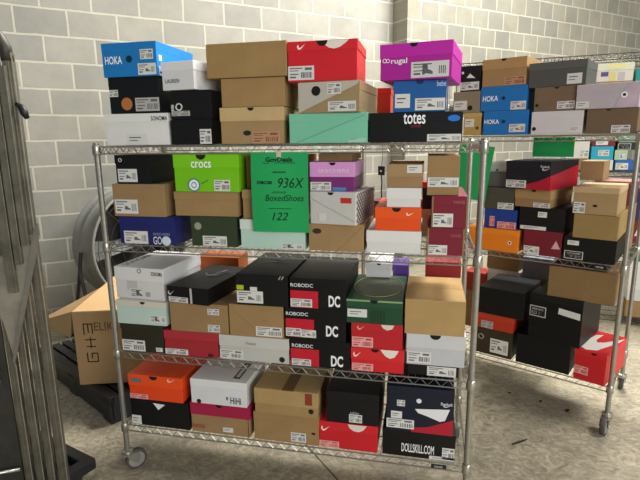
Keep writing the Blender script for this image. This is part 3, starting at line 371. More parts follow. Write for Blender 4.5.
    ['shoe_box', 'black shoe box with a white three stripe logo on the second rack', 2, 0, 1.4657, 1.1333, 1.734, 0.1146, 0.3, 0.131, -26.14, 0.0, 'lid', '17181B', '17181B', None, [['P', [[0.0365, 0.0707], [0.055, 0.0924], [0.0867, 0.0666]], 'E8E8E8'], ['D', 0.0154, 0.0984, 0.0068, 'E8E8E8'], ['L', 0.0045, 0.0066, 0.1082, 0.0484, 'shoe']]],
    ['shoe_box', 'lower of two blue shoe boxes with white lettering on the second rack', 2, 0, 1.5923, 1.0712, 1.4982, 0.2333, 0.31, 0.126, -26.14, 0.0, 'lid', '1B76BE', '1B76BE', None, [['T', 'HOKA', 0.0077, 0.0591, 0.0854, 0.0825, 'FFFFFF'], ['D', 0.1088, 0.0702, 0.0094, '0C2A48'], ['L', 0.1394, 0.015, 0.2201, 0.0555, 'shoe']]],
    ['shoe_box', 'upper of two blue shoe boxes with white lettering on the second rack', 2, 0, 1.5738, 1.0803, 1.6242, 0.2397, 0.31, 0.1242, -26.14, 0.0, 'lid', '1B76BE', '1B76BE', None, [['T', 'HOKA', 0.0134, 0.0499, 0.0935, 0.0781, 'FFFFFF'], ['D', 0.1219, 0.0638, 0.0093, '0C2A48'], ['L', 0.1603, 0.003, 0.2367, 0.0446, 'shoe']]],
    ['shoe_box', 'brown shoe box with a lighter lid above the pair of blue ones', 2, 0, 1.5745, 1.0799, 1.7483, 0.2286, 0.31, 0.1387, -26.14, 0.0518, 'lid', 'AE8559', 'BE9160', None, [['N', 0.1116, 0.129, 0.0133], ['L', 0.1182, 0.003, 0.2256, 0.0451, 'brown']]],
    ['shoe_box', 'white shoe box with a black dot under the long brown one on the second rack', 2, 0, 1.8149, 0.962, 1.4982, 0.2388, 0.31, 0.1127, -26.14, 0.0, 'lid', 'D6D3D4', 'D6D3D4', None, [['D', 0.0166, 0.0284, 0.0096, '141414'], ['L', 0.1794, 0.01, 0.2358, 0.0384, 'plain']]],
    ['shoe_box', 'dark tan shoe box with a black dot below the grey one on the second rack', 2, 0, 1.8205, 0.9593, 1.6109, 0.1927, 0.31, 0.117, -26.14, 0.0, 'lid', '80674F', '80674F', None, [['D', 0.0164, 0.0309, 0.0076, '141414'], ['N2', 0.1031, 0.1117, 0.0109, '2A2018'], ['L', 0.1096, 0.0101, 0.1897, 0.0455, 'bar']]],
    ['shoe_box', 'charcoal grey shoe box with a lid, highest on the second rack', 2, 0, 1.7891, 0.9746, 1.7279, 0.2656, 0.25, 0.1183, -26.14, 0.0372, 'lid', '53554F', '5C5E59', None, [['L', 0.1794, 0.0076, 0.245, 0.0559, 'plain']]],
    ['shoe_box', 'dark brown shoe box at the right end of the top shelf of the second rack', 2, 0, 2.0403, 0.8514, 1.4982, 0.2112, 0.31, 0.1146, -26.14, 0.0, 'lid', '78614A', '78614A', None, [['L', 0.1076, 0.003, 0.1834, 0.0382, 'bar'], ['N2', 0.0909, 0.112, 0.0098, '2A2018']]],
    ['shoe_box', 'pale iridescent shoe box with a ringed black dot', 2, 0, 1.99, 0.8649, 1.6128, 0.2602, 0.31, 0.1133, -26.14, 0.0, 'lid', 'BDB4BA', 'BDB4BA', None, [['IR'], ['D', 0.1991, 0.058, 0.0137, 'F4F4F4'], ['D', 0.1991, 0.058, 0.0066, '1A1A20'], ['L', 0.003, 0.0067, 0.0587, 0.0367, 'plain']]],
    ['shoe_box', 'bright orange shoe box with a ringed dot on the second rack', 2, 1, 1.5336, 1.0778, 0.8749, 0.2877, 0.31, 0.1223, -26.14, 0.0306, 'lid', 'E9821C', 'F08A20', None, [['D', 0.2434, 0.0528, 0.0105, 'F4F0E8'], ['D', 0.2434, 0.0528, 0.0058, '1A1A1A']]],
    ['shoe_box', 'blue shoe box above the bright orange one on the second rack', 2, 1, 1.6231, 1.0561, 0.9971, 0.1774, 0.3, 0.1053, -26.14, 0.0, 'lid', '1B3F8F', '1B3F8F', None, [['L', 0.0317, 0.0101, 0.0592, 0.0657, 'red'], ['L', 0.0744, 0.003, 0.1744, 0.0399, 'red']]],
    ['shoe_box', 'dark olive grey shoe box above the blue one on the second rack', 2, 1, 1.6124, 1.0613, 1.1024, 0.1692, 0.3, 0.1187, -26.14, 0.0, 'lid', '4B4A3D', '4B4A3D', None, [['L', 0.0826, 0.003, 0.1662, 0.0376, 'bar']]],
    ['shoe_box', 'grey shoe box left of the black and red box on the second rack', 2, 1, 1.6258, 1.0882, 1.2212, 0.1194, 0.3, 0.0807, -26.14, 0.0, 'plain', '6E6E6C', '787876', None, []],
    ['shoe_box', 'flat white shoe box high beside the green sheets on the second rack', 2, 1, 1.6435, 1.0907, 1.3019, 0.0973, 0.28, 0.0536, -26.14, 0.0161, 'lid', 'D8D8D4', 'DEDEDA', None, [['D', 0.0394, 0.0101, 0.006, '222222']]],
    ['shoe_box', 'burgundy shoe box with a pale triangle on the second rack', 2, 1, 1.8179, 0.9605, 0.8749, 0.1901, 0.31, 0.1324, -26.14, 0.0, 'lid', '741E2C', '741E2C', None, [['P', [[0.1414, 0.0427], [0.1619, 0.0874], [0.1842, 0.0456]], 'D8A8A8'], ['L', 0.006, 0.003, 0.0837, 0.0462, 'shoe']]],
    ['shoe_box', 'black shoe box with a long white strip on the second rack', 2, 1, 1.7916, 0.9734, 1.0072, 0.2233, 0.31, 0.1197, -26.14, 0.0, 'lid', '0E0E10', '0E0E10', None, [['L', 0.0092, 0.003, 0.1384, 0.0215, 'plain'], ['L', 0.0942, 0.0706, 0.1378, 0.0992, 'plain']]],
    ['shoe_box', 'tan shoe box with a finger notch beneath the black and red one', 2, 1, 1.7643, 0.9868, 1.1269, 0.1858, 0.33, 0.0938, -32.14, 0.0491, 'lid', '9F7A50', 'B08A5C', None, [['N', 0.099, 0.089, 0.0121], ['L', 0.1001, 0.003, 0.1828, 0.0275, 'bar']]],
    ['shoe_box', 'black shoe box with a red wedge across its end and side on the second rack', 2, 1, 1.7135, 1.0006, 1.2207, 0.2344, 0.36, 0.146, -35.14, 0.0, 'lid', '1A1D26', '1A1D26', None, [['PF', [[0.45, 0], [1, 0], [1, 0.5], [0.75, 0.3], [0.45, 0.16]], 'B51C33'], ['SP', [[0, 0], [1, 0], [1, 0.8], [0, 0.5]], 'B51C33'], ['T', 'Reebok', 0.1845, 0.1136, 0.2289, 0.126, 'D8D8E0'], ['W2', 0.1906, 0.099, 0.2314, 0.1138, 'D8D8E0'], ['L', 0.0062, 0.007, 0.1143, 0.0462, 'bar']]],
    ['shoe_box', 'black shoe box with two white stickers at the right end of the middle shelf', 2, 1, 1.995, 0.8736, 0.8749, 0.2357, 0.31, 0.1159, -26.14, 0.0, 'lid', '0C0D0E', '0C0D0E', None, [['L', 0.0188, 0.0766, 0.0709, 0.0996, 'plain'], ['L', 0.0079, 0.005, 0.0941, 0.0461, 'frame']]],
    ['shoe_box', 'tan shoe box without a lid line, just above the two sticker black box', 2, 1, 2.0277, 0.8576, 0.9908, 0.1972, 0.31, 0.121, -26.14, 0.0, 'plain', 'A0804F', 'A0804F', None, []],
    ['shoe_box', 'light tan shoe box with a lid and oval finger hole on the second rack', 2, 1, 2.016, 0.8633, 1.1117, 0.1985, 0.31, 0.133, -26.14, 0.0288, 'lid', 'B08D63', 'C7A57B', None, [['O', 0.1013, 0.0435, 0.0103, '1A140C'], ['L', 0.0078, 0.003, 0.0588, 0.0581, 'bar']]],
    ['shoe_box', 'hidden brown shoe box, lowest of those beneath the narrow dark box', 2, 1, 2.0617, 1.2085, 0.8749, 0.0567, 0.19, 0.117, -26.1377, 0, 'plain', 'A27D54', 'A27D54', None, []],
    ['shoe_box', 'dark shoe box in the gap beside the light tan pair', 2, 1, 2.0617, 1.2085, 0.9919, 0.0567, 0.19, 0.117, -26.14, 0.0, 'plain', '26262A', '26262A', None, []],
    ['shoe_box', 'dark olive shoe box with a white shoe label, lowest on the second rack', 2, 2, 1.6008, 1.067, 0.2513, 0.2238, 0.31, 0.1548, -26.14, 0.0, 'lid', '3A3122', '3A3122', None, [['L', 0.1024, 0.0194, 0.2029, 0.1037, 'shoe'], ['R', 0.0466, 0.1018, 0.0174, 'A89C80']]],
    ['shoe_box', 'red orange shoe box between the olive and black ones on the second rack', 2, 2, 1.6003, 1.0673, 0.4062, 0.2246, 0.31, 0.094, -26.14, 0.0326, 'lid', 'B5361E', 'BE3D22', None, [['L', 0.0432, 0.0041, 0.112, 0.0463, 'grey']]],
    ['shoe_box', 'black shoe box with a broad shiny lid on the second rack', 2, 2, 1.6146, 1.0491, 0.5002, 0.2566, 0.33, 0.1547, -26.14, 0.0, 'lid', '0C0E0F', '0E0F11', None, []],
    ['shoe_box', 'plain black shoe box lowest in the middle of the second rack', 2, 2, 1.8217, 0.9586, 0.2513, 0.2764, 0.31, 0.1698, -26.14, 0.0, 'plain', '0C0C0E', '0C0C0E', None, []],
    ['shoe_box', 'tall black shoe box with two white stickers on the second rack', 2, 2, 1.8709, 0.9345, 0.4211, 0.2647, 0.33, 0.249, -32.14, 0.0, 'lid', '0B0C0D', '141517', '6A6A68', [['L', 0.003, 0.1208, 0.0866, 0.179, 'frame'], ['P', [[0.1494, 0.1935], [0.2536, 0.184], [0.2544, 0.1494], [0.1472, 0.16]], 'DCDCD8']]],
    ['shoe_box', 'wide brown carton jammed under the middle shelf of the second rack', 2, 2, 1.9411, 0.8889, 0.6701, 0.3075, 0.28, 0.1619, -26.14, 0.0, 'plain', '8B6B45', '8B6B45', None, []],
    ['shoe_box', 'red shoe box with a big white curved mark over its lid, on the second rack', 2, 2, 2.0817, 0.8199, 0.2513, 0.1525, 0.33, 0.1645, -34.14, 0.0264, 'lid', 'D2202A', 'D8282E', None, [['N', 0.0913, 0.1542, 0.0135], ['L', 0.0059, 0.0322, 0.0714, 0.0755, 'red'], ['US']]],
    ['shoe_box', 'hidden brown shoe box, lowest of those beneath the white lidded box', 2, 2, 1.7049, 1.417, 0.2513, 0.2045, 0.15, 0.1394, -26.1377, 0, 'plain', 'A27D54', 'A27D54', None, []],
    ['shoe_box', 'hidden brown shoe box, second up from the shelf under the white lidded box', 2, 2, 1.7049, 1.417, 0.3908, 0.2045, 0.15, 0.1394, -26.1377, 0, 'plain', 'A27D54', 'A27D54', None, []],
    ['shoe_box', 'white lidded shoe box behind the shiny black one on the second rack', 2, 2, 1.7049, 1.417, 0.5302, 0.2045, 0.15, 0.1394, -26.14, 0.0, 'plain', 'D0D0CE', 'D6D6D4', None, []],
    ['shoe_box', 'hidden brown shoe box, lowest of those beneath the slate grey box', 2, 2, 1.8932, 1.3246, 0.2513, 0.1711, 0.15, 0.1306, -26.1377, 0, 'plain', 'A27D54', 'A27D54', None, []],
    ['shoe_box', 'hidden brown shoe box, second up from the shelf under the slate grey box', 2, 2, 1.8932, 1.3246, 0.382, 0.1711, 0.15, 0.1306, -26.1377, 0, 'plain', 'A27D54', 'A27D54', None, []],
    ['shoe_box', 'hidden brown shoe box, third up from the shelf under the slate grey box', 2, 2, 1.8932, 1.3246, 0.5126, 0.1711, 0.15, 0.1306, -26.1377, 0, 'plain', 'A27D54', 'A27D54', None, []],
    ['shoe_box', 'slate grey shoe box behind on the low shelf of the second rack', 2, 2, 1.8932, 1.3246, 0.6432, 0.1711, 0.15, 0.1306, -26.14, 0.0245, 'lid', '7A8692', '8A96A4', None, []],
    ['shoe_box', 'hidden brown shoe box, lowest of those beneath the red box behind the post', 2, 2, 1.5668, 1.4848, 0.2513, 0.1404, 0.15, 0.1251, -26.1377, 0, 'plain', 'A27D54', 'A27D54', None, []],
    ['shoe_box', 'hidden brown shoe box, second up from the shelf under the red box behind the post', 2, 2, 1.5668, 1.4848, 0.3765, 0.1404, 0.15, 0.1251, -26.1377, 0, 'plain', 'A27D54', 'A27D54', None, []],
    ['shoe_box', 'red shoe box behind the front rack post on the second rack', 2, 2, 1.5668, 1.4848, 0.5016, 0.1404, 0.15, 0.1251, -26.14, 0.0, 'plain', 'A82422', 'A82422', None, []],
    ['shoe_box', 'tan shoe box tucked up under the bright orange one on the second rack', 2, 2, 1.6971, 1.4208, 0.6696, 0.196, 0.15, 0.1156, -26.14, 0.0, 'plain', '97774E', '97774E', None, []],
    ['shoe_box', 'hidden brown shoe box, lowest of those beneath the dusty pink box', 2, 1, 2.1943, 1.149, 0.8749, 0.1906, 0.19, 0.1257, -26.1377, 0, 'plain', 'A27D54', 'A27D54', None, []],
    ['shoe_box', 'hidden brown shoe box, second up from the shelf under the dusty pink box', 2, 1, 2.1943, 1.149, 1.0006, 0.1906, 0.19, 0.1257, -26.1377, 0, 'plain', 'A27D54', 'A27D54', None, []],
    ['shoe_box', 'dusty pink and maroon shoe box behind the light tan pair', 2, 1, 2.1943, 1.149, 1.1264, 0.1906, 0.19, 0.1257, -26.14, 0.0106, 'lid', '7E3B3E', 'B07C76', None, []],
    ['shoe_box', 'tan shoe box lying behind the black and red one on the second rack', 2, 1, 2.1253, 1.1772, 1.2521, 0.1154, 0.19, 0.1037, -26.14, 0.0, 'plain', 'A5835D', 'A5835D', None, []],
    ['shoe_box', 'tan shoe box at the far rack under the white one with a yellow sticker', 3, 2, 2.3799, 2.4665, 1.226, 0.1539, 0.3, 0.0895, -10.49, 0.0, 'plain', '9A7A52', '9A7A52', None, []],
    ['shoe_box', 'white shoe box with a yellow sticker on the far rack', 3, 2, 2.3705, 2.4683, 1.3155, 0.1636, 0.3, 0.1461, -10.49, 0.0, 'lid', 'DAD9D0', 'DAD9D0', None, [['PX', 0.0031, 0.1004, 0.0627, 0.1427, 'E8E020'], ['D', 0.0211, 0.0309, 0.0077, '222222'], ['L', 0.101, 0.0117, 0.1606, 0.0655, 'bar']]],
    ['shoe_box', 'cream shoe box under the cyan one on the far rack', 3, 2, 2.5521, 2.4346, 1.226, 0.1488, 0.3, 0.0787, -10.49, 0.0, 'lid', 'E0DDD0', 'E0DDD0', None, []],
    ['shoe_box', 'cyan shoe box with a white label on the far rack', 3, 2, 2.5443, 2.4361, 1.3047, 0.1516, 0.3, 0.1023, -10.49, 0.0, 'lid', '2AA8C4', '2AA8C4', None, [['L', 0.0475, 0.0304, 0.1215, 0.0759, 'bar']]],
    ['shoe_box', 'flat maroon shoe box above the cyan one on the far rack', 3, 2, 2.5442, 2.4361, 1.407, 0.1576, 0.3, 0.0526, -10.49, 0.0, 'lid', '7A2A30', '7A2A30', None, [['L', 0.0271, 0.0113, 0.1078, 0.0414, 'plain']]],
    ['shoe_box', 'blue shoe box with a white shoe label on the far rack', 3, 2, 2.7083, 2.4057, 1.226, 0.1312, 0.3, 0.0794, -10.49, 0.0, 'lid', '2A66AE', '2A66AE', None, [['L', 0.0074, 0.0077, 0.0897, 0.0568, 'shoe']]],
    ['shoe_box', 'pale green shoe box on the far rack', 3, 2, 2.7011, 2.4071, 1.3054, 0.0854, 0.3, 0.0748, -10.49, 0.0, 'lid', 'B4C8A4', 'B4C8A4', None, [['L', 0.0308, 0.0074, 0.0702, 0.0449, 'boot']]],
    ['shoe_box', 'dark green shoe box with a framed label on the far rack', 3, 2, 2.7112, 2.4052, 1.3803, 0.1237, 0.3, 0.0556, -10.49, 0.0, 'lid', '2A3226', '2A3226', None, [['L', 0.0067, 0.0037, 0.0916, 0.0483, 'frame']]],
    ['shoe_box', 'sea green shoe box topmost of its stack on the far rack', 3, 2, 2.7187, 2.4038, 1.4358, 0.1103, 0.3, 0.059, -10.49, 0.0, 'plain', '7FA592', '7FA592', None, []],
    ['shoe_box', 'hidden brown shoe box, lowest of those beneath the cream printed box', 3, 1, 2.5311, 2.4385, 1.7523, 0.2407, 0.3, 0.1311, -10.4879, 0, 'plain', 'A27D54', 'A27D54', None, []],
    ['shoe_box', 'cream shoe box with purple and yellow print on the far rack', 3, 1, 2.5311, 2.4385, 1.8834, 0.2407, 0.3, 0.1311, -10.49, 0.0497, 'lid', 'D6D0C2', 'E3DCC4', None, [['PX', 0.0278, 0.0387, 0.0772, 0.071, '5A4A86'], ['PX', 0.082, 0.0036, 0.1275, 0.0679, 'D8C878'], ['PX', 0.1401, 0.0075, 0.1852, 0.0644, 'BDB2B8'], ['PX', 0.0684, 0.0946, 0.1846, 0.1229, 'E6DC94']]],
    ['shoe_box', 'teal shoe box at the right edge of the far rack', 3, 1, 2.7783, 2.3928, 1.7523, 0.159, 0.3, 0.2135, -10.49, 0.0, 'plain', '2F8A88', '2F8A88', None, []],
    ['shoe_box', 'burgundy shoe box with a white triangle on the far rack', 3, 3, 2.8719, 2.3754, 0.6672, 0.1496, 0.3, 0.1778, -10.49, 0.0, 'lid', '6E2028', '6E2028', None, [['P', [[0.0165, 0.0575], [0.0315, 0.1056], [0.0428, 0.0592]], 'E0D0D0']]],
    ['shoe_box', 'dark blue shoe box behind the second rack post', 3, 3, 2.878, 2.3743, 0.845, 0.1224, 0.3, 0.2219, -10.49, 0.0, 'plain', '262B52', '262B52', None, []],
    ['shoe_box', 'hidden brown shoe box, lowest of those beneath the low grey white box', 3, 4, 2.8862, 2.3728, 0.0692, 0.1992, 0.3, 0.1347, -10.4879, 0, 'plain', 'A27D54', 'A27D54', None, []],
    ['shoe_box', 'grey white shoe box low on the far rack', 3, 4, 2.8862, 2.3728, 0.204, 0.1992, 0.3, 0.1347, -10.49, 0.0485, 'lid', 'C8CCC8', 'D2D6D2', None, []],
    ['shoe_box', 'white shoe box above the grey white one on the far rack', 3, 4, 2.8841, 2.3732, 0.3387, 0.1776, 0.3, 0.185, -10.49, 0.0477, 'lid', 'D8D8D4', 'E0E0DC', None, []],
    ['shoe_box', 'green shoe box low on the far rack', 3, 4, 2.9176, 2.367, 0.5237, 0.1304, 0.3, 0.073, -10.49, 0.0, 'plain', '2E8A4A', '2E8A4A', None, []],
]

def make_label(parent, u0, v0, u1, v1, T, style, rnd):
    w, h = u1-u0, v1-v0
    bm = bmesh.new(); base = {'brown': 'B98F6E', 'grey': 'B5B3AA', 'mint': 'A6D2BE', 'red': 'E9A8A4', 'frame': 'C8C8C4'}.get(style, 'DCDBD6')
    add_slab(bm, rect(u0, v0, u1, v1), T, .0005)
    F = lambda a, b, c, d, mi=1: add_slab(bm, rect(u0+a*w, v0+b*h, u0+c*w, v0+d*h), lambda x, y, t: T(x, y, t+.0004), .0004, mi)
    if style == 'frame':
        F(.05, .08, .95, .92, 2); F(.12, .6, .85, .8, 0); F(.1, .2, .45, .5, 0); F(.55, .15, .9, .5, 0); F(.18, .28, .4, .42, 2)
    elif style == 'plain':
        if w > .03:
            F(.12, .62, .7, .72); F(.12, .35, .55, .43)
    else:
        F(.06, .8, .55, .88); F(.06, .64, .4, .7)
        if style in ('bar', 'red', 'brown', 'grey'):
            x = .5
            while x < .93:
                s = rnd.choice((.015, .03, .045)); F(x, .14, min(x+s, .95), .55); x += s + rnd.choice((.02, .035))
            F(.07, .38, .4, .46); F(.07, .14, .3, .26); F(.65, .7, .92, .88)
        if style in ('shoe', 'boot'):
            sh = SHOE if style == 'shoe' else BOOT
            a, b, c, d = (.42, .28, .68, .55) if style == 'shoe' else (.30, .18, .58, .82)
            add_slab(bm, [(u0+(a+(c-a)*x)*w, v0+(b+(d-b)*y)*h) for x, y in sh], lambda x, y, t: T(x, y, t+.0004), .0004, 1)
            x = .74
            while x < .93:
                s = rnd.choice((.012, .025)); F(x, .2, min(x+s, .95), .7); x += s + .025
            F(.07, .4, .33, .46); F(.07, .18, .25, .3)
    ink = {'red': 'B83A3A', 'brown': '86503A', 'frame': 'D0D0CC'}.get(style, '66666A')
    third = '141416'
    return obj('label', bm, [pm(base), pm(ink), pm(third)], parent)
GROUPS = {1: 'shoe boxes on the front rack', 2: 'shoe boxes on the second rack', 3: 'shoe boxes on the far rack'}
def shoebox(rec, idx):
    name, label, rk, sh, x, y, z, w, d, h, yaw, lh, kind, body, lid, side, fe = rec
    rnd = random.Random(idx*31+5)
    t = empty(name, (x, y, z), R(yaw)); tag(t, label, 'shoe box', GROUPS[rk])
    lid = lid or body; ov = .0022 if lh else .0007; g = .001
    kraft = kind == 'plain'
    if not lh and kind != 'plain': lh = h*.97 if False else min(.034, h*.3)
    if kind == 'plain':
        bm = bmesh.new(); add_box(bm, .0015, 0, g, w-.0015, d, h-.0015, .0018)
        obj('box_body', bm, boxmat(body), t)
        bm = bmesh.new()                                   # top flaps meeting along the middle
        add_box(bm, .0015, .001, h-.0022, w-.0015, d*.5-.001, h-.0006, .0005); add_box(bm, .0015, d*.5+.001, h-.0022, w-.0015, d-.001, h-.0006, .0005)
        obj('top_flap', bm, boxmat(body), t)
        top_z = h-.0006
        split = 9
    else:
        split = h-lh
        bm = bmesh.new(); add_box(bm, ov+.0008, ov, g, w-ov-.0008, d-ov, h-.006, .0015); obj('box_body', bm, boxmat(side or body), t) if not side else obj('box_body', bm, boxmat(body), t)
        bm = bmesh.new(); add_box(bm, .0008, 0, split, w-.0008, d, h, .0020); obj('lid', bm, boxmat(lid), t)
        top_z = h
    def FT(u, v, t_, extra=0.):                           # front face
        off = -.0002 if (kind == 'plain' or v > split) else ov-.0002
        return Vector((u, off-t_-extra, v))
    def front(vmid, ex=0.):
        off = -.0002-ex if (kind == 'plain' or vmid > split-.001) else ov-.0002-ex
        return lambda u, v, t_: Vector((u, off-t_, v))
    def span(v0, v1, ex=0.):                              # clear both planes if it crosses the lid edge
        if kind != 'plain' and v0 < split-.001 and v1 > split+.001: return lambda u, v, t_: Vector((u, -.0002-ex-t_, v))
        return front((v0+v1)/2, ex)
    def ST(u, v, t_):
        off = .0 if (kind == 'plain') else (0. if v*h > split else -ov)
        return Vector((w-.0008+.0004+t_ if kind != 'plain' else w-.0012+t_, u*d, v*h))
    def UT(u, v, t_): return Vector((u*w, v*d, top_z+.0002+t_))
    for f in fe:
        k = f[0]
        if k in ('L', 'L2', 'L3', 'L4'):
            make_label(t, f[1], f[2], f[3], f[4], span(f[2], f[4], .0004), f[5] if len(f) > 5 else 'plain', rnd)
        elif k == 'PX':
            for s0, s1 in ((f[2], min(f[4], split)), (max(f[2], split), f[4])):
                if s1-s0 > .002:
                    bm = bmesh.new(); add_slab(bm, rect(f[1], s0, f[3], s1), front((s0+s1)/2), .0004); obj('printed_patch', bm, pm(f[5]), t)
        elif k == 'T':
            obj('lettering', text_bm(f[1], f[2], f[3], f[4], f[5], span(f[3], f[5], .0006)), pm(f[6]), t)
        elif k == 'D':
            bm = bmesh.new(); add_slab(bm, arc(f[1], f[2], f[3], 0, 6.283*.96, 23), span(f[2]-f[3], f[2]+f[3], .0005+.0003*fe.index(f)), .0004); obj('printed_disc', bm, pm(f[4]), t)
        elif k == 'O':
            bm = bmesh.new(); add_slab(bm, arc(f[1], f[2], f[3], 0, 6.283*.95, 19, f[3]*.6), span(f[2], f[2]), .0005); obj('oval_mark', bm, pm(f[4]), t)
        elif k == 'O2':
            bm = bmesh.new(); add_slab(bm, arc(f[1], f[2], f[3], 0, 6.283*.95, 19, f[4]), span(f[2]-f[4], f[2]+f[4], .0004), .0005); obj('oval_logo', bm, pm(f[5]), t)
        elif k == 'R':
            bm = bmesh.new(); T_ = span(f[2]-f[3], f[2]+f[3], .0008)
            add_tube(bm, [T_(a, b, 0) for a, b in arc(f[1], f[2], f[3]*.8, 0, 6.283*23/24, 23)], f[3]*.18, 5, True); obj('ring_logo', bm, pm(f[4]), t)
        elif k in ('N', 'N2'):
            c = f[4] if len(f) > 4 else '100D0B'
            bm = bmesh.new(); top = (h-.0018); add_slab(bm, arc(f[1], top, f[3], math.pi, 2*math.pi, 12, f[3]*.9), front(h), .0006); obj('finger_notch', bm, mat(c, .9, 0, 0), t)
        elif k in ('W', 'W2'):
            bm = bmesh.new(); add_slab(bm, [(f[1]+a*(f[3]-f[1]), f[2]+b*(f[4]-f[2])) for a, b in SWOOSH], span(f[2], f[4], .0002), .0005); obj('logo_mark', bm, pm(f[5]), t)
        elif k == 'DC':
            bm = text_bm('DC', f[1], f[2], f[3], f[4], span(f[2], f[4], .0002), bold=.035); obj('logo_mark', bm, pm('F2F2F2'), t)
        elif k == 'P':
            vs = [c[1] for c in f[1]]
            bm = bmesh.new(); add_slab(bm, f[1], span(min(vs), max(vs)), .0004); obj('printed_shape', bm, pm(f[2]), t)
        elif k == 'PF':
            pts = [(.002+a*(w-.004), .002+b*(h-.004)) for a, b in f[1]]; vs = [b for a, b in pts]
            bm = bmesh.new(); add_slab(bm, pts, span(min(vs), max(vs)), .0003); obj('printed_panel', bm, boxmat(f[2]), t)
        elif k == 'LN':
            (a0, b0), (a1, b1) = f[1][0], f[1][-1]; L_ = math.hypot(a1-a0, b1-b0) or 1; nx, ny = -(b1-b0)/L_*f[3]*.5, (a1-a0)/L_*f[3]*.5
            bm = bmesh.new(); add_slab(bm, [(a0-nx, b0-ny), (a1-nx, b1-ny), (a1+nx, b1+ny), (a0+nx, b0+ny)], span(min(b0, b1), max(b0, b1)), .0004); obj('crease_line', bm, pm(f[2]), t)
        elif k == 'FR':
            bm = bmesh.new(); q = .006
            for r_ in (rect(.001, .002, q, h-.002), rect(w-q, .002, w-.001, h-.002)):
                add_slab(bm, r_, span(0, h), .0004)
            obj('edge_panel', bm, boxmat(f[1]), t)
        elif k == 'SL':
            bm = bmesh.new(); add_slab(bm, rect(f[1], f[2], f[3], f[4]), ST, .0006)
            add_slab(bm, rect(f[1]+.01, f[2]+.06, f[3]-.01, f[2]+.12), lambda u, v, q: ST(u, v, q+.0004), .0005, 1)
            add_slab(bm, rect(.05, .45, .12, .62), ST, .0006)
            obj('side_label', bm, [pm('DDE6EE'), pm('3A3F50')], t)
        elif k == 'SP':
            bm = bmesh.new(); add_slab(bm, f[1], ST, .0007); obj('side_panel', bm, boxmat(f[2]), t)
        elif k == 'LAT':
            bm = bmesh.new(); n = 9
            for i in range(-5, n+1):
                for s in (1, -1):
                    a0 = i/n; a1 = a0+.55; pts = []
                    u0_, v0_, u1_, v1_ = a0, (.04 if s > 0 else .96), a1, (.96 if s > 0 else .04)
                    if u0_ < .03: q = (.03-u0_)/(u1_-u0_); v0_ += (v1_-v0_)*q; u0_ = .03
                    if u1_ > .97: q = (.97-u0_)/(u1_-u0_) if u1_ > u0_ else 0; v1_ = v0_+(v1_-v0_)*q; u1_ = .97
                    if u1_-u0_ < .03: continue
                    add_slab(bm, [(u0_, v0_), (u0_+.022, v0_), (u1_+.022, v1_), (u1_, v1_)], ST, .0006+.0002*(s > 0))
            obj('lattice_print', bm, pm('4C4844'), t)
        elif k == 'UT':
            T_ = lambda u, v, q: UT(.20-.15*v, .10+.62*u, q)
            obj('lid_lettering', text_bm(f[1], 0, 0, 1, 1, T_), pm('3C3C3C'), t)
        elif k == 'UW':
            bm = bmesh.new(); add_tube(bm, [UT(.25, .62, .001), UT(.42, .5, .001), UT(.6, .52, .001), UT(.78, .68, .001)], [.001, .006, .006, .001], 5)
            add_tube(bm, [UT(.5, .52, .001), UT(.56, .64, .001), UT(.64, .78, .001)], [.005, .006, .002], 5)
            obj('lid_mark', bm, pm('8E9296'), t)
        elif k == 'UR':
            bm = bmesh.new(); add_tube(bm, [UT(a, b, .0008) for a, b in arc(.52, .72, .1, 0, 6.283*15/16, 15, .09)], .003, 5, True); add_tube(bm, [UT(.2, .5, .0008), UT(.5, .56, .0008), UT(.8, .52, .0008)], [.001, .004, .001], 5)
            obj('lid_mark', bm, pm('7C8084'), t)
        elif k == 'UO':
            bm = bmesh.new(); add_slab(bm, arc(.5, .52, .44, 0, 6.283*.97, 35, .40), UT, .0006); obj('lid_oval', bm, boxmat('3E4A2E'), t)
            bm = bmesh.new(); add_tube(bm, [UT(a, b, .0008) for a, b in arc(.5, .52, .46, 0, 6.283*35/36, 35, .42)], .0018, 5, True); obj('oval_outline', bm, pm('A8A06A'), t)
        elif k == 'UX':
            bm = bmesh.new(); add_slab(bm, rect(.72, .10, .84, .55), UT, .0005); add_slab(bm, rect(.75, .14, .81, .5), lambda u, v, q: UT(u, v, q+.0004), .0005, 1); obj('lid_mark', bm, [pm('30302E'), pm('C8C8C6')], t)
        elif k == 'UB':
            bm = bmesh.new(); add_slab(bm, rect(.44, .0, .62, .6), UT, .0005); obj('lid_tape', bm, boxmat('7A5A38'), t)
        elif k == 'US':
            pts = [(.02+.96*x_, .05+.85*y_) for x_, y_ in ((0, .35), (.08, .08), (.3, 0), (.6, .1), (.95, .75), (1, 1), (.55, .55), (.38, .48), (.28, .6), (.32, .95), (.12, .85))]
            bm = bmesh.new(); add_slab(bm, pts, UT, .0006); obj('lid_mark', bm, pm('E8E4DC'), t)
        elif k == 'IR':
            m = mat('C9B6C2', .25, .1, .25, 7., 0, .8, 'irid'); bm = bmesh.new()
            add_slab(bm, [(w*.62, .003), (w-.003, .003), (w-.003, h-.004), (w*.80, h-.004)], lambda u, v, q: Vector((u, -.0003-q, v)), .0002); obj('printed_panel', bm, m, t)
    return t
for i, rec in enumerate(BOXES): shoebox(rec, i)

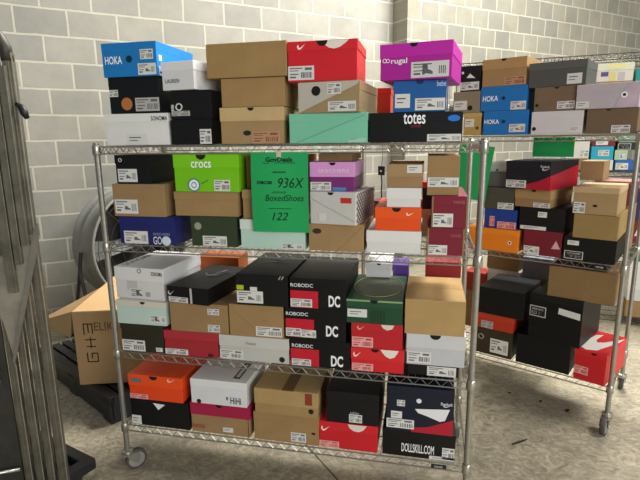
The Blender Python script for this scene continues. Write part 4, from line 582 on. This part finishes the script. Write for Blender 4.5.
# ------------------------------------------------------------------ green notices
PAPER = mat('14A458', .7, 0, .04, 3.)
def sheet(label, x, y, zt, yaw, w, h, tiltx=0., sway=0., writing=False):
    t = empty('paper_notice', (x, y, zt), yaw); t.rotation_euler = (tiltx, sway, yaw); tag(t, label, 'paper sign', 'green paper notices hung on the racks')
    bm = bmesh.new(); n = 10; rows = []
    for i in range(n+1):
        v = -h*i/n; b = .006*math.sin(i/n*3.0)
        rows.append([(bm.verts.new((w*j/6, -b-.003*math.sin(j*.9), v)), bm.verts.new((w*j/6, -b-.003*math.sin(j*.9)+.0008, v))) for j in range(7)])
    for i in range(n):
        for j in range(6):
            for s in (0, 1):
                q = [rows[i][j][s], rows[i][j+1][s], rows[i+1][j+1][s], rows[i+1][j][s]]
                bm.faces.new(q if s else q[::-1])
    obj('sheet', bm, PAPER, t, True)
    if writing:
        ink = pm('10241C')
        def T(u, v, q):
            i = (1-v); b = .006*math.sin(i*3.0)
            return Vector((u*w, -b-.0008-.003*math.sin(u*6*.9)-q, -(1-v)*h))
        def wr(s, u0, v0, u1, v1, bold=.012, shear=0.): obj('lettering', text_bm(s, u0, v0, u1, v1, T, .0004, shear, bold), ink, t)
        wr('GovDeals', .27, .885, .73, .945, .03)
        for a, b, c in ((.22, .78, .868), (.38, .62, .752), (.37, .62, .500), (.30, .70, .300)):
            bm = bmesh.new(); add_slab(bm, rect(a, c, b, c+.007), T, .0004); obj('printed_line', bm, ink, t)
        wr('Seller Number', .40, .762, .62, .775, .0)
        wr('DBCSE', .11, .612, .38, .650, .04)
        wr('936X', .48, .565, .93, .690, .0, .25)
        wr('Asset Description', .38, .512, .62, .525, .0)
        wr('BoxedShoes', .25, .400, .92, .480, .0, .25)
        wr('122', .36, .155, .64, .255, .0, .3)
    bm = bmesh.new(); add_slab(bm, rect(w*.46, -.02, w*.54, .006), lambda u, v, q: Vector((u, -.0012-.003*math.sin(2.7)-q, v)), .0006)
    obj('tape_tab', bm, mat('CFC9A8', .3), t)
    return t
sheet('green notice with handwritten lines taped under the top shelf of the front rack', 0.6584, -.012, 1.4432, 0, 0.22, 0.298, 0, 0, True)
sheet('green sheet swinging behind the right post of the front rack', 1.4812, 1.1123, 1.4597, -0.45619, 0.195, .30, 0, R(7))
sheet('green sheet hanging in the second rack just above the black and red box', 1.8561, 1.0754, 1.4837, -0.45619, .2, .10)

def shelf_tag(label, x, y, z, yaw):
    t = empty('shelf_tag', (x, y, z), yaw); tag(t, label, 'tag', 'black shelf tags')
    bm = bmesh.new(); add_box(bm, 0, -.003, 0, .058, 0, .018, .0008); obj('tag_plate', bm, pm('17171A'), t)
    obj('lettering', text_bm('NEXEL', .012, .005, .046, .013, lambda u, v, q: Vector((u, -.0034-q, v))), pm('C8C8C8'), t)
shelf_tag('small black tag clipped to the lowest shelf of the front rack', 1.3557, -.0075, 0.2145, 0)
shelf_tag('small black tag clipped to the middle shelf of the second rack', 2.1219, 0.803, 0.8484, -0.45619)

# small black charger shaped hang tag with a strap, on the far side of the second rack
t = empty('hang_tag', (1.0275, 1.3484, 1.3064), -0.45619); tag(t, 'small black hanging tag with a white dot on a strap, seen through the front rack', 'tag')
bm = bmesh.new(); add_box(bm, -.022, -.012, -.045, .022, .0, .012, .003); obj('tag_body', bm, pm('17181A'), t)
bm = bmesh.new(); add_slab(bm, arc(0, -.018, .006, 0, 6, 12), lambda u, v, q: Vector((u, -.0125-q, v)), .0006); obj('printed_disc', bm, pm('C8C8C8'), t)
bm = bmesh.new(); add_tube(bm, [(0, -.006, -.045), (.004, -.006, -.09), (.002, -.006, -.15), (.005, -.006, -.2)], .004, 6); add_tube(bm, [(0, -.006, .012), (.002, 0, .05), (0, .008, 0.1873)], .0015, 5); obj('strap', bm, pm('1E1E20'), t)

# ------------------------------------------------------------------ carton on the black pallet, left
PX, PY, PYAW = (-1.1764, 0.8011, -0.5149)
BP = mat('1B1C1E', .5, 0, .25, 12., .2)
t = empty('plastic_pallet', (PX, PY, 0), PYAW); tag(t, 'large black plastic pallet under the open brown carton', 'pallet')
PW, PD, PH = 1.0, .60, .15
bm = bmesh.new()
for i in range(9):
    y = PD*i/9; add_box(bm, 0, y+.008, PH-.022, PW, y+PD/9-.008, PH, .003)
for x in (0, PW/2-.04, PW-.08): add_box(bm, x, 0, PH-.045, x+.08, PD, PH-.020, .002)
add_box(bm, 0, 0, PH-.045, PW, .03, PH+.006, .004); add_box(bm, 0, PD-.03, PH-.045, PW, PD, PH+.006, .004)
obj('deck', bm, BP, t)
for x in (0, PW/2-.05, PW-.10):
    for y in (0, PD/2-.05, PD-.10):
        bm = bmesh.new(); add_box(bm, x, y, .018, x+.1, y+.1, PH-.043, .004); obj('block', bm, BP, t)
    bm = bmesh.new(); add_box(bm, x, 0, 0, x+.1, PD, .020, .003); obj('runner', bm, BP, t)
bm = bmesh.new(); add_box(bm, .0, .004, .012, PW, .022, PH-.03, .003); add_box(bm, PW-.022, .004, .012, PW-.004, PD-.004, PH-.03, .003); obj('skirt', bm, BP, t)

CX, CY, CZ = (-0.5579, 0.4056, 0.157)
CW, CD, CH = .50, .95, 0.4317
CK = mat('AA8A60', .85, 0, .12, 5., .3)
t = empty('open_carton', (CX, CY, CZ), R(17)); tag(t, 'large brown carton with black marker letters on its end, standing on the black pallet', 'carton')
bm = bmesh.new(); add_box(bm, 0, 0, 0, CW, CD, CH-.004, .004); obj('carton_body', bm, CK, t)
bm = bmesh.new(); add_box(bm, .002, .002, CH-.0045, CW-.002, CD/2-.002, CH, .001); add_box(bm, .002, CD/2+.002, CH-.0045, CW-.002, CD-.002, CH, .001); obj('top_flap', bm, mat('C9A676', .85, 0, .08, 5., .3), t)  # paler than the body: light falling on the top put into the colour
bm = bmesh.new()
q_ = [(-.002, .01, CH-.003), (-.002, .46, CH-.003), (-.30, .22, CH-.13), (-.02, -.004, CH-.14)]
vs = [bm.verts.new(Vector(c)+Vector((0, 0, dz))) for dz in (0, -.005) for c in q_]
for f_ in ((0, 1, 2, 3), (7, 6, 5, 4), (0, 4, 5, 1), (1, 5, 6, 2), (2, 6, 7, 3), (3, 7, 4, 0)): bm.faces.new([vs[k] for k in f_])
obj('side_flap', bm, CK, t)
INK = pm('1C1712')
FTc = lambda u, v, q: Vector((u, -.0004-q, v))
def stroke(*pts, w=.006):
    for a, b in zip(pts, pts[1:]):
        d = math.hypot(b[0]-a[0], b[1]-a[1]); nx, ny = -(b[1]-a[1])/d*w/2, (b[0]-a[0])/d*w/2
        add_slab(bm, [(a[0]-nx, a[1]-ny), (b[0]-nx, b[1]-ny), (b[0]+nx, b[1]+ny), (a[0]+nx, a[1]+ny)], FTc, .0005)
bm = bmesh.new(); h0 = CH
stroke((.055, h0-.07), (.055, h0-.135)); stroke((.055, h0-.072), (.10, h0-.075)); stroke((.10, h0-.07), (.10, h0-.13)); stroke((.078, h0-.075), (.078, h0-.125))
stroke((.055, h0-.165), (.115, h0-.165)); stroke((.085, h0-.15), (.085, h0-.215)); stroke((.06, h0-.205), (.11, h0-.205))
stroke((.06, h0-.24), (.06, h0-.295), (.115, h0-.295), (.115, h0-.245), (.085, h0-.245), (.085, h0-.275))
obj('marker_letters', bm, INK, t)
obj('stamped_lettering', text_bm('ELIKS', .11, h0-.115, .24, h0-.065, FTc), mat('6E5230', .8, 0, 0), t)

# ------------------------------------------------------------------ big drum fan behind
t = empty('drum_fan', (-1.1805, 1.8365, 0.0), 0); tag(t, 'large grey drum fan standing by the block wall behind the carton', 'fan')
FR_, FL = .44, .27
AX = 1.197
fanrot = empty('drum', (0, 0, 0.6734), 0); fanrot.parent = t; fanrot.rotation_euler = (R(90)+0.0, 0, AX)
# drum shell: lathe about local Z, open at both ends
bm = bmesh.new(); prof = [(FR_+.012, 0), (FR_+.016, .012), (FR_, .02), (FR_, .09), (FR_+.006, .1), (FR_+.006, .112), (FR_, .12), (FR_, FL-.02), (FR_+.016, FL-.012), (FR_+.012, FL), (FR_-.006, FL), (FR_-.008, FL-.02), (FR_-.008, .02), (FR_-.006, 0), (FR_+.012, 0)]
add_lathe(bm, prof, 48, caps=False); obj('drum_shell', bm, mat('8A8A84', .5, .2, .15, 8.), fanrot, True)
bm = bmesh.new()
for r_ in (.10, .20, .30, .40):
    add_tube(bm, [(r_*math.cos(2*math.pi*i/40), r_*math.sin(2*math.pi*i/40), FL-.01) for i in range(40)], .0028, 5, True)
for i in range(8):
    a = math.pi*i/4; add_tube(bm, [(.06*math.cos(a), .06*math.sin(a), FL-.006), (.435*math.cos(a), .435*math.sin(a), FL-.006)], .004, 5)
obj('grille', bm, mat('3C3C3A', .5, .4), fanrot)
bm = bmesh.new(); add_lathe(bm, [(FR_-.01, .012), (FR_-.01, .020)], 40); obj('dark_backing', bm, mat('2C2C2B', .7), fanrot)  # disc added only to make the inside of the drum dark
bm = bmesh.new(); add_lathe(bm, [(.075, .04), (.09, .06), (.09, .16), (.06, .19)], 24); obj('motor', bm, mat('3A3A3A', .5), fanrot, True)
for i in range(4):
    a = math.pi/2*i; bm = bmesh.new()
    rows = []
    for j in range(7):
        r_ = .07+.33*j/6; wd = .05+.10*j/6
        rows.append([bm.verts.new((r_*math.cos(a+s*wd/r_*.5), r_*math.sin(a+s*wd/r_*.5), .19+s*.03+z_)) for z_ in (0, .003) for s in (-1, 0, 1)])
    for p_, q_ in zip(rows, rows[1:]):
        for k in range(2):
            bm.faces.new((p_[k], p_[k+1], q_[k+1], q_[k])); bm.faces.new((p_[k+3], q_[k+3], q_[k+4], p_[k+4]))
    obj('blade', bm, mat('4A4A48', .5, .3), fanrot)
fl = empty('stand', (0, 0, 0), AX); fl.parent = t
bm = bmesh.new(); ZC = 0.6734
for s in (-1, 1):
    add_tube(bm, [(s*.465, -FL/2, ZC), (s*.49, -FL/2, ZC-.15), (s*.49, -FL/2-.14, .03), (s*.49, -FL/2+.16, .03), (s*.49, -FL/2, ZC-.15)], .014, 8)
add_tube(bm, [(-.49, -FL/2-.14, .03), (.49, -FL/2-.14, .03)], .014, 8); add_tube(bm, [(-.49, -FL/2+.16, .03), (.49, -FL/2+.16, .03)], .014, 8)
obj('tube_frame', bm, mat('2A2A2A', .5), fl)
for s in (-1, 1):
    bm = bmesh.new(); add_lathe(bm, [(.03, -.02), (.045, -.018), (.045, .018), (.03, .02)], 20, 'X', (s*.53, -FL/2+.16, .045)); obj('wheel', bm, mat('202022', .7), fl, True)

# ------------------------------------------------------------------ grey metal cage upright on a black dolly, left edge
DX, DY, DYAW = (-0.1035, -0.0822, -0.3197)
t = empty('dolly', (DX, DY, 0), DYAW); tag(t, 'black plastic dolly under the grey metal upright at the left edge', 'dolly')
bm = bmesh.new(); DW, DD = .62, .42                       # extends to -x and -y from its corner
add_box(bm, -DW, -.05, .055, 0, 0, .105, .008); add_box(bm, -DW, -DD, .055, 0, -DD+.05, .105, .008)
add_box(bm, -DW, -DD+.045, .056, -DW+.05, -.045, .104, .004); add_box(bm, -.05, -DD+.045, .056, 0, -.045, .104, .004)
add_box(bm, -DW+.045, -DD+.045, .056, -.045, -.045, .066)
for i in range(1, 4): add_box(bm, -DW*i/4-.012, -DD+.045, .060, -DW*i/4+.012, -.045, .095, .002)
obj('deck', bm, BP, t)
for cx_, cy_ in ((-.06, -.06), (-DW+.06, -.06), (-.06, -DD+.06), (-DW+.06, -DD+.06)):
    bm = bmesh.new(); add_lathe(bm, [(.02, -.011), (.026, -.008), (.026, .008), (.02, .011)], 16, 'Y', (cx_, cy_, .026)); add_box(bm, cx_-.02, cy_-.014, .045, cx_+.02, cy_+.014, .057); obj('caster', bm, mat('2A2A2A', .6), t, False)

GX, GY, GYAW, GZ = (-0.0973, -0.2548, 0.4363, .107)
AL = mat('6F6B5E', .45, .6, .4, 14., .3); ALD = mat('3A3732', .6, .3, .35, 10., .3)
EDGE = mat('A8A396', .4, .6, .2, 14.)
t = empty('cage_trolley_side', (GX, GY, GZ), GYAW); tag(t, 'tall grimy grey metal cage side with vertical ribs at the left edge of the picture', 'cage trolley')
GH = 1.6879
# local x runs from the near right edge (0) to the left (-x)
for i in range(4):
    x1 = -.040*i-(.006 if i else 0); x0 = -.040*(i+1)
    hh = GH-(.0, .0, .03, .06)[i]
    bm = bmesh.new(); add_box(bm, x0+.004, -.012, 0, x1-.002, .02, hh, .004)
    add_box(bm, x0+.0145, -.0165, 0, x1-.0125, -.0115, hh, .0015); obj('rib', bm, AL, t)
    bm = bmesh.new(); add_box(bm, x1-.0035, -.0145, 0, x1-.0012, -.011, hh-.02); obj('rib_edge', bm, EDGE, t)
bm = bmesh.new(); pts = [(-.02, 0, GH-.03), (-.022, 0, GH+.015), (-.045, 0, GH+.06), (-.09, 0, GH+.10), (-.20, 0, GH+.12), (-.42, 0, GH+.12)]
add_tube(bm, pts, .020, 10); obj('top_rail', bm, mat('45423B', .5, .4, .3), t, True)
bm = bmesh.new(); add_box(bm, -.42, .004, .0, -.168, .02, GH-.04, .003); obj('back_sheet', bm, ALD, t)
bm = bmesh.new(); add_slab(bm, [(0.0042, 1.0594), (-0.0286, 0.9243), (-0.0825, 0.7323), (-0.1256, 0.5784), (-0.1441, 0.7302), (-0.1671, 0.8111), (-0.1482, 0.9556), (-0.0441, 1.047)], lambda u, v, q: Vector((u, -.019-q, v)), .006); obj('gusset_plate', bm, mat('8E897C', .45, .35, .3, 9., .25), t)
bm = bmesh.new(); add_slab(bm, [(0.0153, 1.0963), (0.001, 1.0746), (-0.0533, 0.8602), (-0.1053, 0.6863), (-0.129, 0.5788), (-0.1242, 0.5617), (-0.0825, 0.7041), (-0.0026, 0.9725), (0.0176, 1.0587)], lambda u, v, q: Vector((u, -.0255-q, v)), .010); obj('gusset_edge', bm, mat('78736A', .5, .4, .25), t)
for xa, xb, zb_ in ((-0.0426, -0.0164, 1.0207), (-0.0718, -0.0458, 0.9507), (-0.1056, -0.075, 0.8455)):
    bm = bmesh.new(); add_box(bm, xa, -.046, zb_, xb, -.026, GH-.05, .003); add_box(bm, xb-.005, -.049, zb_+.005, xb-.002, -.045, GH-.06); obj('upper_rib', bm, AL, t)
bm = bmesh.new(); add_tube(bm, [(-.42, -.02, 0.103), (-.165, -.02, 0.103+.01)], .008, 8); obj('cross_rod', bm, METAL, t, True)
bm = bmesh.new()
for dz in (0, .035):
    add_tube(bm, [(-.215+.03*math.cos(a*.6283), -.025-.006*(a % 2), 0.4963+dz+.02*math.sin(a*.6283)) for a in range(10)], .006, 6, True)
obj('latch_ring', bm, METAL, t, True)
bm = bmesh.new(); add_tube(bm, [(-.005, -.02, 1.4853+.03), (.012, -.03, 1.4853+.02), (.02, -.032, 1.4853), (.028, -.032, 1.4853-.02)], [.006, .011, .014, .008], 8); obj('latch_knob', bm, pm('17171A'), t, True)

# ------------------------------------------------------------------ bits on the floor
def scrap(label, a, b, wd):
    a, b = Vector(a), Vector(b); d = (b-a); t = empty('floor_scrap', a, math.atan2(d.y, d.x)); 
    bm = bmesh.new(); L_ = d.length
    add_slab(bm, [(0, -.4*wd), (L_*.3, -.5*wd), (L_, -.2*wd), (L_*.95, .4*wd), (L_*.5, .5*wd), (L_*.1, .45*wd)], lambda u, v, q: Vector((u, v, .0008+q+.004*(u/L_))), .003)
    o = obj('floor_scrap', bm, mat('2B2422', .8)); bpy.data.objects.remove(t); o.location = a; o.rotation_euler = (0, 0, math.atan2(d.y, d.x)); tag(o, label, 'scrap', 'scraps on the floor')
scrap('dark strip of scrap on the open floor at the right', (1.7516, 0.5363, 0.0), (1.8355, 0.5903, 0.0), 0.01)
scrap('small dark crumb on the floor near the right caster', (2.0908, 0.9105, 0.0), (2.1151, 0.9255, 0.0), 0.02)
scrap('small dark chip on the floor below the second rack', (1.9728, 0.9888, 0.0), (1.9907, 0.9978, 0.0), 0.012)
scrap('dark fleck on the floor in the second rack shade', (1.8158, 1.0615, 0.0), (1.8312, 1.0527, 0.0), 0.012)
